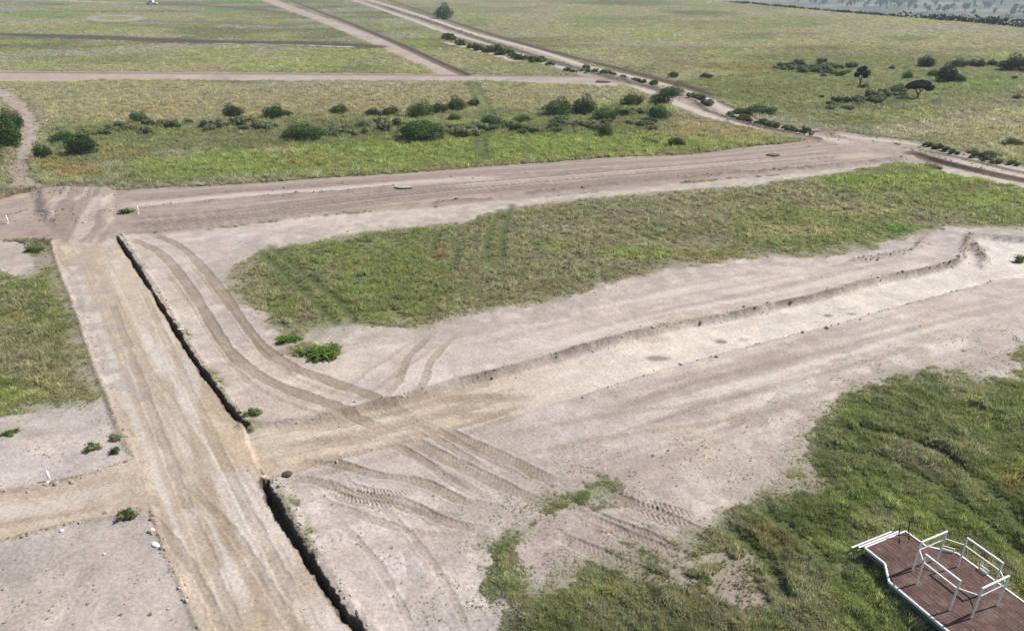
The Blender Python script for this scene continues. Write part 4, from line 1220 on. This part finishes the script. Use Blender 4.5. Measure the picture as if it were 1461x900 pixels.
def tree(px, py, wpx, hpx, label, lobes, limbs, seed, n=3500, leaf=.05):
    x, y = at(px, py); mpp = H / (FPX * SI + (py - 450) * CO)
    w, h = wpx * mpp, hpx * mpp * 1.05
    t = empty("tree", (x, y, gz(x, y) - .03)); tag(t, label, "tree")
    bm = bmesh.new()
    for pts, rad in limbs:
        tube(bm, [(a * w, b * w, c * h) for a, b, c in pts], [q * w for q in rad])
    bm_obj("trunk", bm, M_BARK, t)
    v, q, sh = leaf_cloud(seed, [(a * w, b * w, c * h, d * w, e * w, f * h) for a, b, c, d, e, f in lobes], n, leaf * w)
    me = foliage_mesh("crown", v, q, sh)
    link("crown", me, M_TREE, t)
    return t


tree(1308, 142, 38, 25, "umbrella shaped tree with a forked trunk in the hollow on the right",
     [(-.25, 0, .72, .24, .24, .14), (.1, .1, .84, .3, .28, .14), (.32, -.05, .66, .18, .2, .15), (-.08, -.15, .78, .25, .22, .13), (0, .2, .78, .3, .25, .12), (.42, .05, .58, .1, .12, .12), (-.4, 0, .66, .1, .14, .09)],
     [([(0, 0, 0), (.01, 0, .25), (.06, 0, .42)], (.035, .028, .022)), ([(.01, 0, .25), (-.1, 0, .48), (-.22, 0, .66)], (.022, .018, .01)), ([(.06, 0, .42), (.18, .03, .55), (.3, .05, .68)], (.02, .014, .008)), ([(.06, 0, .42), (.06, .1, .6), (.1, .15, .78)], (.018, .014, .008))], 501)
tree(1227, 122, 22, 26, "slender tree with a rounded crown left of the tree group",
     [(0, 0, .72, .22, .2, .2), (-.3, .05, .56, .2, .2, .13), (.32, 0, .64, .2, .2, .14), (.1, .1, .88, .2, .2, .11), (-.2, 0, .8, .2, .2, .12), (.18, -.1, .5, .16, .16, .09)],
     [([(0, 0, 0), (-.03, 0, .2), (.02, 0, .5)], (.06, .045, .03)), ([(-.03, 0, .25), (-.2, .05, .5)], (.03, .015)), ([(0, 0, .35), (.2, .05, .58)], (.025, .012))], 502, 1300, .06)

# hazy trees on the low plain beyond the edge
FAR_ME = []
for s in range(4):
    r = random.Random(600 + s)
    lobes = [(r.uniform(-.2, .2), r.uniform(-.2, .2), r.uniform(.4, .8), r.uniform(.2, .32), r.uniform(.2, .32), r.uniform(.15, .24)) for _ in range(6)]
    v, q, sh = leaf_cloud(600 + s, lobes, 500, .07)
    me = foliage_mesh("tree", v, q, sh); me.materials.append(M_FARTREE)
    bm = bmesh.new(); bm.from_mesh(me)
    tube(bm, [(0, 0, -.02), (.01, 0, .3), (0, 0, .6)], (.05, .04, .02), 5)
    bm.to_mesh(me); bm.free()
    FAR_ME.append(me)
r = random.Random(77)
PLZ = -40.0
cnt = 0
while cnt < 230:
    px = r.uniform(1050, 1490)
    py = -2 + (px - 1050) / 411 * 30 * r.random() ** .8 + r.uniform(-3, 3)
    x, y = at(px, py, PLZ)
    if x - (112 - 0.238 * (y - 370)) < 95: continue
    o = bpy.data.objects.new("tree", r.choice(FAR_ME)); COL.objects.link(o)
    h = r.uniform(4, 13); w = h * r.uniform(.4, .95)
    o.location = (x, y, gz(x, y)); o.scale = (w, w, h); o.rotation_euler = (0, 0, r.uniform(0, 6.28))
    tag(o, "small hazy tree far off on the low plain beyond the field edge", "tree", "far trees on the low plain")
    cnt += 1
# shrubs along the edge of the field
v_, q_, s_ = [], [], []
base = 0
for i in range(300):
    Yb = 120 + 290 * r.random() ** 1.5; Xb = 112 - .238 * (Yb - 370) + r.uniform(2, 14)
    k = r.uniform(.6, 1.0) * (1.35 if Yb < 275 else .5)
    v, q, sh = leaf_cloud(700 + i, [(Xb, Yb, gz(Xb, Yb) + .7 * k, r.uniform(1.2, 3), r.uniform(1.5, 3.5), 1.3 * k)], 60, .5, hmin=-60)
    v_.append(v); q_.append(q + base); s_.append(sh); base += len(v)
o = link("tree_belt", foliage_mesh("tree_belt", np.concatenate(v_), np.concatenate(q_), np.concatenate(s_)), M_TREE)
tag(o, "dark belt of scrub along the far right edge of the grassland", "scrub belt", kind="stuff")


# ------------------------------------------------------------------ small things on the ground
def bar(bm, a, b, t, t2=None):
    """square bar from a to b"""
    a, b = Vector(a), Vector(b); d = (b - a); L = d.length; d.normalize()
    up = Vector((0, 0, 1)) if abs(d.z) < .9 else Vector((1, 0, 0))
    s = d.cross(up).normalized(); u = s.cross(d)
    t2 = t2 or t
    vs_ = [bm.verts.new(p + s * (i * t / 2) + u * (j * t2 / 2)) for p in (a, b) for i, j in ((-1, -1), (1, -1), (1, 1), (-1, 1))]
    for q in ((0, 1, 2, 3), (7, 6, 5, 4), (0, 4, 5, 1), (1, 5, 6, 2), (2, 6, 7, 3), (3, 7, 4, 0)):
        bm.faces.new([vs_[k] for k in q])


def bevel(bm, w):
    bmesh.ops.bevel(bm, geom=list(bm.edges), offset=w, segments=2, affect='EDGES', profile=.7)


def stake(px, py, h, label, lean=0.0, foot=True):
    x, y = at(px, py); t = empty("survey_stake", (x, y, gz(x, y))); tag(t, label, "stake", "white survey stakes")
    bm = bmesh.new(); tube(bm, [(0, 0, -.05), (lean * .5, 0, h * .5), (lean, 0, h)], (.045, .043, .04), 10)
    bm_obj("post", bm, M_STAKE, t)
    if foot:
        bm = bmesh.new(); bmesh.ops.create_icosphere(bm, subdivisions=2, radius=.1)
        for v in bm.verts: v.co = Vector((v.co.x * 1.1, v.co.y * .9, max(v.co.z * .6, -.02) + .02)) + Vector((.0, -.12, 0))
        bm_obj("base_stone", bm, M_STONE, t)


stake(71, 685, .42, "short white stake on the edge of the left side street")
stake(12, 319, .55, "white stake in grass at the left end of the wide dirt road")
stake(198, 305, .55, "white stake beside the grass tuft right of the pushed up heap")


def lump(name, px, py, w, d, h, mat, label, cat, seed, rz=0, group=None):
    x, y = at(px, py)
    r_ = np.random.default_rng(seed)
    bm = bmesh.new(); bmesh.ops.create_icosphere(bm, subdivisions=3, radius=.5)
    for v in bm.verts:
        n = v.co.normalized()
        k = .8 + .45 * float(fbm(np.array([n.x * 1.5 + 9 + seed]), np.array([n.y * 1.5 + n.z + 9]), .8, seed, 3)[0])
        v.co = Vector((n.x * .5 * k * w, n.y * .5 * k * d, max(n.z * .5 * k * h + h * .3, -.03)))
    o = bm_obj(name, bm, mat, None, False)
    o.location = (x, y, gz(x, y)); o.rotation_euler = (0, 0, rz)
    return tag(o, label, cat, group)


lump("stone", 217, 758, .20, .16, .16, M_STONE, "round pale stone at the left edge of the main street", "stone", 3)
lump("plastic_sheet", 222, 777, .34, .16, .08, M_SHEET, "crumpled white plastic scrap just below the round stone", "plastic scrap", 5, -.5)
lump("stone", 88, 757, .13, .10, .09, M_SHEET, "small white stone on the lower edge of the side street", "stone", 7)
lump("stone", 149, 791, .09, .08, .06, M_STONE, "tiny pale stone alone on the bare near left corner", "stone", 8)
lump("stone", 258, 470, .34, .10, .05, M_SHEET, "flat white piece lying at the trench edge", "stone", 9, .1)
lump("clod", 410, 677, .36, .28, .16, M_BARK, "dark clod of earth near the start of the lower trench", "clod", 11)
lump("debris_heap", 281, 264, 1.5, .7, .3, M_DEBRIS, "pale rubble heap on the verge of the wide dirt road", "rubble heap", 13)
lump("earth_heap", 1103, 221, 1.3, .8, .22, plain_mat("dark_soil", (.17, .13, .11), .95), "small dark soil heap lying on the wide dirt road", "soil heap", 15)
lump("earth_heap", 862, 117, 2.4, 1.6, .5, plain_mat("dry_soil", (.26, .21, .18), .95), "soil heap at the right end of the far straight road", "soil heap", 17)
lump("debris_heap", 1160, 187, 2.0, 1.0, .25, M_DEBRIS, "grey rubble heap where the drain bank meets the road", "rubble heap", 19)
lump("debris_heap", 575, 268, 1.5, .6, .2, plain_mat("pale_clods", (.40, .35, .31), .95, noise=.25, scale=6), "low heap of light clods along the berm of the wide road", "rubble heap", 21)


def weed(px, py, wpx, hpx, label, mat, seed):
    v, q, sh = leaf_cloud(seed, [(r.uniform(-.3, .3), r.uniform(-.25, .25), r.uniform(.15, .5), .2, .2, .35) for _ in range(9)], 520, .05, jitter=.5, stretch=2.2)
    me = foliage_mesh("weed", v, q, sh); me.materials.append(mat)
    x, y = at(px, py); mpp = H / (FPX * SI + (py - 450) * CO)
    o = bpy.data.objects.new("weed", me); COL.objects.link(o)
    o.location = (x, y, gz(x, y) - .02); o.scale = (wpx * mpp, wpx * mpp * .9, hpx * mpp)
    return tag(o, label, "weed")


weed(362, 590, 30, 13, "bushy weed on the corner between the trench end and the pit street", M_REED, 801)
weed(135, 641, 26, 16, "grey green weed on bare soil left of the main street", M_REED, 802)
weed(164, 645, 20, 15, "yellow green weed nearest the left edge of the main street", M_GREENBUSH, 803)
weed(163, 625, 24, 9, "flat dull weed above the pair of weeds by the main street", M_SCRUB, 804)
weed(180, 738, 34, 16, "wide weed at the corner of the side street and main street", M_REED, 805)
weed(14, 618, 26, 9, "flat bright green weed at the left edge of the photo", M_TUSSOCK, 806)
weed(412, 487, 44, 12, "bright green tussock at the lower tip of the middle field", M_TUSSOCK, 807)
weed(452, 507, 78, 15, "widest bright green tussock below the middle field tip", M_TUSSOCK, 808)
weed(182, 304, 28, 9, "green tuft at the foot of the white stake by the heap", M_REED, 809)
weed(52, 358, 30, 11, "bright green tussock beside the bare patch at the top of the left field", M_TUSSOCK, 810)
weed(1330, 240, 36, 8, "dry weed clump on the sand beside the right drain", M_SCRUB, 811)
weed(1455, 368, 26, 14, "dark weed clump at the right end of the street bed", M_REED, 812)


# ------------------------------------------------------------------ white railed platform in the near right corner
ZD = 0.42
def zt(zx, zy, z): return at(1200 + zx * .17864, 740 + zy * .17864, z)
A_ = np.array(zt(190, 230, ZD)); B_ = np.array(zt(510, 100, ZD))
vv = (B_ - A_) / np.linalg.norm(B_ - A_); uu = np.array([vv[1], -vv[0]])
gbase = gz(A_[0], A_[1])
plat = empty("viewing_platform", (A_[0], A_[1], 0.0), math.atan2(uu[1], uu[0]))
tag(plat, "low metal platform with brown plank deck and white railing panels in the near right corner", "platform")
# local axes: x along the platform (u), y across (v); v is left-handed to u, so use y = +v
OUT = [(0, 0), (0, 1.70), (.70, 1.72), (1.28, 2.31), (4.4, 2.31), (4.4, -.44), (1.24, -.44), (.70, .02)]


def wood_mat():
    m, nt, b = new_mat("weathered_planks")
    tc = node(nt, "ShaderNodeTexCoord")
    sep = node(nt, "ShaderNodeSeparateXYZ"); nt.links.new(tc.outputs["Object"], sep.inputs[0])
    mp = node(nt, "ShaderNodeMapping"); mp.inputs["Scale"].default_value = (1.2, 14, 1)
    nt.links.new(tc.outputs["Object"], mp.inputs[0])
    n = node(nt, "ShaderNodeTexNoise", Scale=3.0, Detail=6.0); nt.links.new(mp.outputs[0], n.inputs["Vector"])
    n2 = node(nt, "ShaderNodeTexNoise", Scale=2.2, Detail=5.0); nt.links.new(tc.outputs["Object"], n2.inputs["Vector"])
    cr = node(nt, "ShaderNodeValToRGB")
    cr.color_ramp.elements[0].position = .3; cr.color_ramp.elements[0].color = (.055, .030, .026, 1)
    cr.color_ramp.elements[1].position = .75; cr.color_ramp.elements[1].color = (.17, .10, .085, 1)
    ad = node(nt, "ShaderNodeMath", operation='ADD'); mu = node(nt, "ShaderNodeMath", operation='MULTIPLY'); mu.inputs[1].default_value = .5
    nt.links.new(n.outputs["Fac"], ad.inputs[0]); nt.links.new(n2.outputs["Fac"], ad.inputs[1]); nt.links.new(ad.outputs[0], mu.inputs[0])
    nt.links.new(mu.outputs[0], cr.inputs[0])
    n3 = node(nt, "ShaderNodeTexNoise", Scale=3.2, Detail=8.0, Roughness=.7); nt.links.new(tc.outputs["Object"], n3.inputs["Vector"])
    mr = node(nt, "ShaderNodeMapRange"); mr.inputs["From Min"].default_value = .48; mr.inputs["From Max"].default_value = .72; mr.inputs["To Max"].default_value = .55
    nt.links.new(n3.outputs["Fac"], mr.inputs["Value"])
    mx = node(nt, "ShaderNodeMix", data_type='RGBA'); mx.inputs["B"].default_value = (.27, .21, .18, 1)
    nt.links.new(mr.outputs[0], mx.inputs["Factor"]); nt.links.new(cr.outputs[0], mx.inputs["A"])
    nt.links.new(mx.outputs["Result"], b.inputs["Base Color"])
    b.inputs["Roughness"].default_value = .8
    return m


M_WOOD = wood_mat()


def clip_poly(poly, y0, y1):
    def half(P, c, keep):
        out = []
        for a, b in zip(P, P[1:] + P[:1]):
            ia, ib = keep(a[1]), keep(b[1])
            if ia: out.append(a)
            if ia != ib:
                t = (c - a[1]) / (b[1] - a[1]); out.append((a[0] + t * (b[0] - a[0]), c))
        return out
    P = half(list(poly), y0, lambda q: q >= y0)
    return half(P, y1, lambda q: q <= y1) if P else P


bm = bmesh.new()
y0 = -.44
while y0 < 2.31:
    P = clip_poly(OUT, y0 + .004, min(y0 + .135, 2.31))
    if len(P) >= 3:
        top = [bm.verts.new((a, b, ZD + random.uniform(-.002, .002))) for a, b in P]
        bot = [bm.verts.new((a, b, ZD - .03)) for a, b in P]
        bm.faces.new(top); bm.faces.new(bot[::-1])
        for k in range(len(P)):
            bm.faces.new((top[k], bot[k], bot[(k + 1) % len(P)], top[(k + 1) % len(P)]))
    y0 += .14
bm_obj("deck", bm, M_WOOD, plat, False)
bm = bmesh.new()
for (a, b), (c, d) in zip(OUT, OUT[1:] + OUT[:1]):
    bar(bm, (a, b, ZD - .012), (c, d, ZD - .012), .05, .07)
bm_obj("edge_frame", bm, M_WHITE, plat, False)
bm = bmesh.new()
for (a, b), (c, d) in zip(OUT, OUT[1:] + OUT[:1]):
    ia, ib = (a * .985 + .03, (b - .93) * .97 + .93), (c * .985 + .03, (d - .93) * .97 + .93)
    bar(bm, (*ia, ZD - .14), (*ib, ZD - .14), .03, .17)
for u_ in (.35, 1.3, 2.2, 3.1, 4.0):
    bar(bm, (u_, .04 if u_ < 1 else -.4, ZD - .08), (u_, 1.66 if u_ < 1 else 2.27, ZD - .08), .06, .08)
bm_obj("side_beam", bm, M_STEEL, plat, False)
for u_, v_2 in ((.12, .1), (.12, 1.6), (1.4, -.36), (1.4, 2.22), (4.2, -.36), (4.2, 2.22)):
    bm = bmesh.new(); bar(bm, (u_, v_2, -.25), (u_, v_2, ZD - .1), .09); bm_obj("leg", bm, M_DARKSTEEL, plat, False)


def rail_panel(p, q, lean=(0, 0)):
    bm = bmesh.new()
    z0, z1, z2 = ZD + .002, ZD + 1.08, ZD + .80
    t = .042
    bar(bm, (*p, z0), (*p, z1 - t / 2), t); bar(bm, (*q, z0), (*q, z1 - t / 2), t)
    d = Vector((q[0] - p[0], q[1] - p[1])).normalized()
    bar(bm, (p[0] - d.x * t / 2, p[1] - d.y * t / 2, z1), (q[0] + d.x * t / 2, q[1] + d.y * t / 2, z1), t + .006)
    bar(bm, (p[0] + d.x * t / 2, p[1] + d.y * t / 2, z2), (q[0] - d.x * t / 2, q[1] - d.y * t / 2, z2), t - .006)
    bevel(bm, .004)
    return bm_obj("railing_panel", bm, M_WHITE, plat, False)


rail_panel((1.22, .50), (1.22, 1.53))
rail_panel((1.60, .20), (2.62, .20))
rail_panel((1.64, 1.83), (2.66, 1.83))
rail_panel((3.03, .50), (3.03, 1.53))
for a, b in (((1.22, 1.53), (1.64, 1.83)), ((1.22, .50), (1.60, .20)), ((2.66, 1.83), (3.03, 1.53)), ((2.62, .20), (3.03, .50))):
    bm = bmesh.new()
    a3, b3 = Vector((*a, ZD + .82)), Vector((*b, ZD + .82)); d = (b3 - a3).normalized() * .03
    bar(bm, a3 + d, b3 - d, .026); bm_obj("corner_bar", bm, M_WHITE, plat, False)
# steps at the head end: two white bars with a dark gap
for k, (du_, dz_) in enumerate(((-.12, -.06), (-.27, -.16))):
    bm = bmesh.new(); bar(bm, (du_, -.10 - k * .10, ZD + dz_), (du_, 1.58 - k * .10, ZD + dz_), .05, .03); bevel(bm, .005); bm_obj("step_bar", bm, M_WHITE, plat, False)
bm = bmesh.new()
for v_2 in (.0, 1.45):
    bar(bm, (-.30, v_2, ZD - .22), (-.03, v_2, ZD - .06), .04)
bm_obj("step_bracket", bm, M_DARKSTEEL, plat, False)
# small white latch frames on the right rim
for u_ in (.98, 1.95):
    bm = bmesh.new()
    yv = 2.02 if u_ < 1.2 else 2.33
    for dz_ in (.05, .15): bar(bm, (u_, yv, ZD + dz_), (u_ + .24, yv + (.2 if u_ < 1.2 else 0), ZD + dz_), .025)
    bar(bm, (u_, yv, ZD + .02), (u_, yv, ZD + .16), .025)
    bar(bm, (u_ + .24, yv + (.2 if u_ < 1.2 else 0), ZD + .02), (u_ + .24, yv + (.2 if u_ < 1.2 else 0), ZD + .16), .025)
    bm_obj("latch_frame", bm, M_WHITE, plat, False)
# two bent black hoses at the head
for v_2 in (1.25, 1.66):
    bm = bmesh.new()
    pts = [(.30, v_2 - .16, ZD + .01), (.22, v_2 - .06, ZD + .03), (.12, v_2, ZD + .10), (.07, v_2 + .02, ZD + .28), (.05, v_2 + .02, ZD + .46)]
    P = smooth_line(np.array(pts), 5)
    tube(bm, [tuple(p) for p in P], [.016] * len(P), 8)
    bm_obj("hose", bm, M_HOSE, plat)

# ------------------------------------------------------------------ pick-up at the top
px_, py_ = at(217, 7)
tr = empty("pickup_truck", (px_, py_, gz(px_, py_)), R(180 - 4))
tag(tr, "white pickup truck parked on the far track at the top edge", "pickup truck")
prof = [(-2.55, .55), (-2.55, 1.05), (-.95, 1.05), (-.85, 1.72), (.55, 1.74), (1.15, 1.12), (2.35, 1.0), (2.6, .85), (2.62, .5), (-2.5, .45)]
bm = bmesh.new()
l_ = [bm.verts.new((a, -.88, b)) for a, b in prof]; r_ = [bm.verts.new((a, .88, b)) for a, b in prof]
bm.faces.new(l_); bm.faces.new(r_[::-1])
for k in range(len(prof)):
    bm.faces.new((l_[k], r_[k], r_[(k + 1) % len(prof)], l_[(k + 1) % len(prof)]))
for f in [f for f in bm.faces if f.calc_center_median().z > 1.04 and abs(f.calc_center_median().x + 1.75) < .3]:
    rr = bmesh.ops.inset_region(bm, faces=[f], thickness=.08)
    for v in f.verts: v.co.z -= .45
bevel(bm, .03)
bm_obj("body", bm, plain_mat("car_paint", (.78, .79, .80), .25, noise=.02), tr, False)
M_GLASS = plain_mat("dark_glass", (.02, .025, .03), .1, noise=.02)
for s_y in (-1, 1):
    bm = bmesh.new(); q = [bm.verts.new((a, s_y * .885, b)) for a, b in ((-.75, 1.18), (-.70, 1.62), (.48, 1.64), (.88, 1.18))]
    q2 = [bm.verts.new((v.co.x, s_y * .84, v.co.z)) for v in q]
    bm.faces.new(q); bm.faces.new(q2[::-1])
    for k in range(4): bm.faces.new((q[k], q2[k], q2[(k + 1) % 4], q[(k + 1) % 4]))
    bm_obj("side_window", bm, M_GLASS, tr, False)
bm = bmesh.new(); q = [bm.verts.new(p) for p in ((.62, -.75, 1.69), (.62, .75, 1.69), (1.13, .78, 1.17), (1.13, -.78, 1.17))]
q2 = [bm.verts.new(v.co + Vector((.012, 0, .012))) for v in q]
bm.faces.new(q[::-1]); bm.faces.new(q2)
for k in range(4): bm.faces.new((q[k], q[(k + 1) % 4], q2[(k + 1) % 4], q2[k]))
bm_obj("windscreen", bm, M_GLASS, tr, False)
for wx in (-1.6, 1.65):
    for s_y in (-.82, .82):
        wh = bpy.data.objects.new("wheel", None); COL.objects.link(wh); wh.parent = tr; wh.location = (wx, s_y, .36)
        bm = bmesh.new(); bmesh.ops.create_cone(bm, cap_ends=True, segments=20, radius1=.36, radius2=.36, depth=.24, matrix=Matrix.Rotation(R(90), 4, 'X')); bevel(bm, .03)
        bm_obj("tyre", bm, M_HOSE, wh)
        bm = bmesh.new(); bmesh.ops.create_cone(bm, cap_ends=True, segments=16, radius1=.2, radius2=.2, depth=.26, matrix=Matrix.Rotation(R(90), 4, 'X'))
        bm_obj("rim", bm, M_STEEL, wh)
for s_y in (-.65, .65):
    bm = bmesh.new(); bar(bm, (2.55, s_y - .14, .82), (2.55, s_y + .14, .82), .12, .12); bm_obj("headlight", bm, M_SHEET, tr, False)

# ------------------------------------------------------------------ haze in the air
HZ = True
if HZ:
    lo = co.min(0); hi = co.max(0)
    bm = bmesh.new(); bmesh.ops.create_cube(bm, size=1.0)
    mid = (lo + hi) / 2; ext = hi - lo
    zt_, zb_ = 18.0, float(lo[2]) - 1.0
    for v in bm.verts:
        v.co = Vector((v.co.x * (ext[0] + 40) + mid[0], v.co.y * (ext[1] + 60) + mid[1] - 20, (v.co.z + .5) * (zt_ - zb_) + zb_))
    m = bpy.data.materials.new("haze_air"); m.use_nodes = True
    nt = m.node_tree; nt.nodes.remove(nt.nodes["Principled BSDF"])
    pv = nt.nodes.new("ShaderNodeVolumePrincipled")
    pv.inputs["Color"].default_value = (.74, .87, 1.0, 1)
    pv.inputs["Density"].default_value = 0.00036
    pv.inputs["Anisotropy"].default_value = 0.0
    nt.links.new(pv.outputs[0], nt.nodes["Material Output"].inputs["Volume"])
    o = bm_obj("haze", bm, m, None, False)
    tag(o, "thin bluish haze in the air over the land", "haze", kind="stuff")
    scene.cycles.volume_bounces = 0
scene.cycles.use_denoising = True
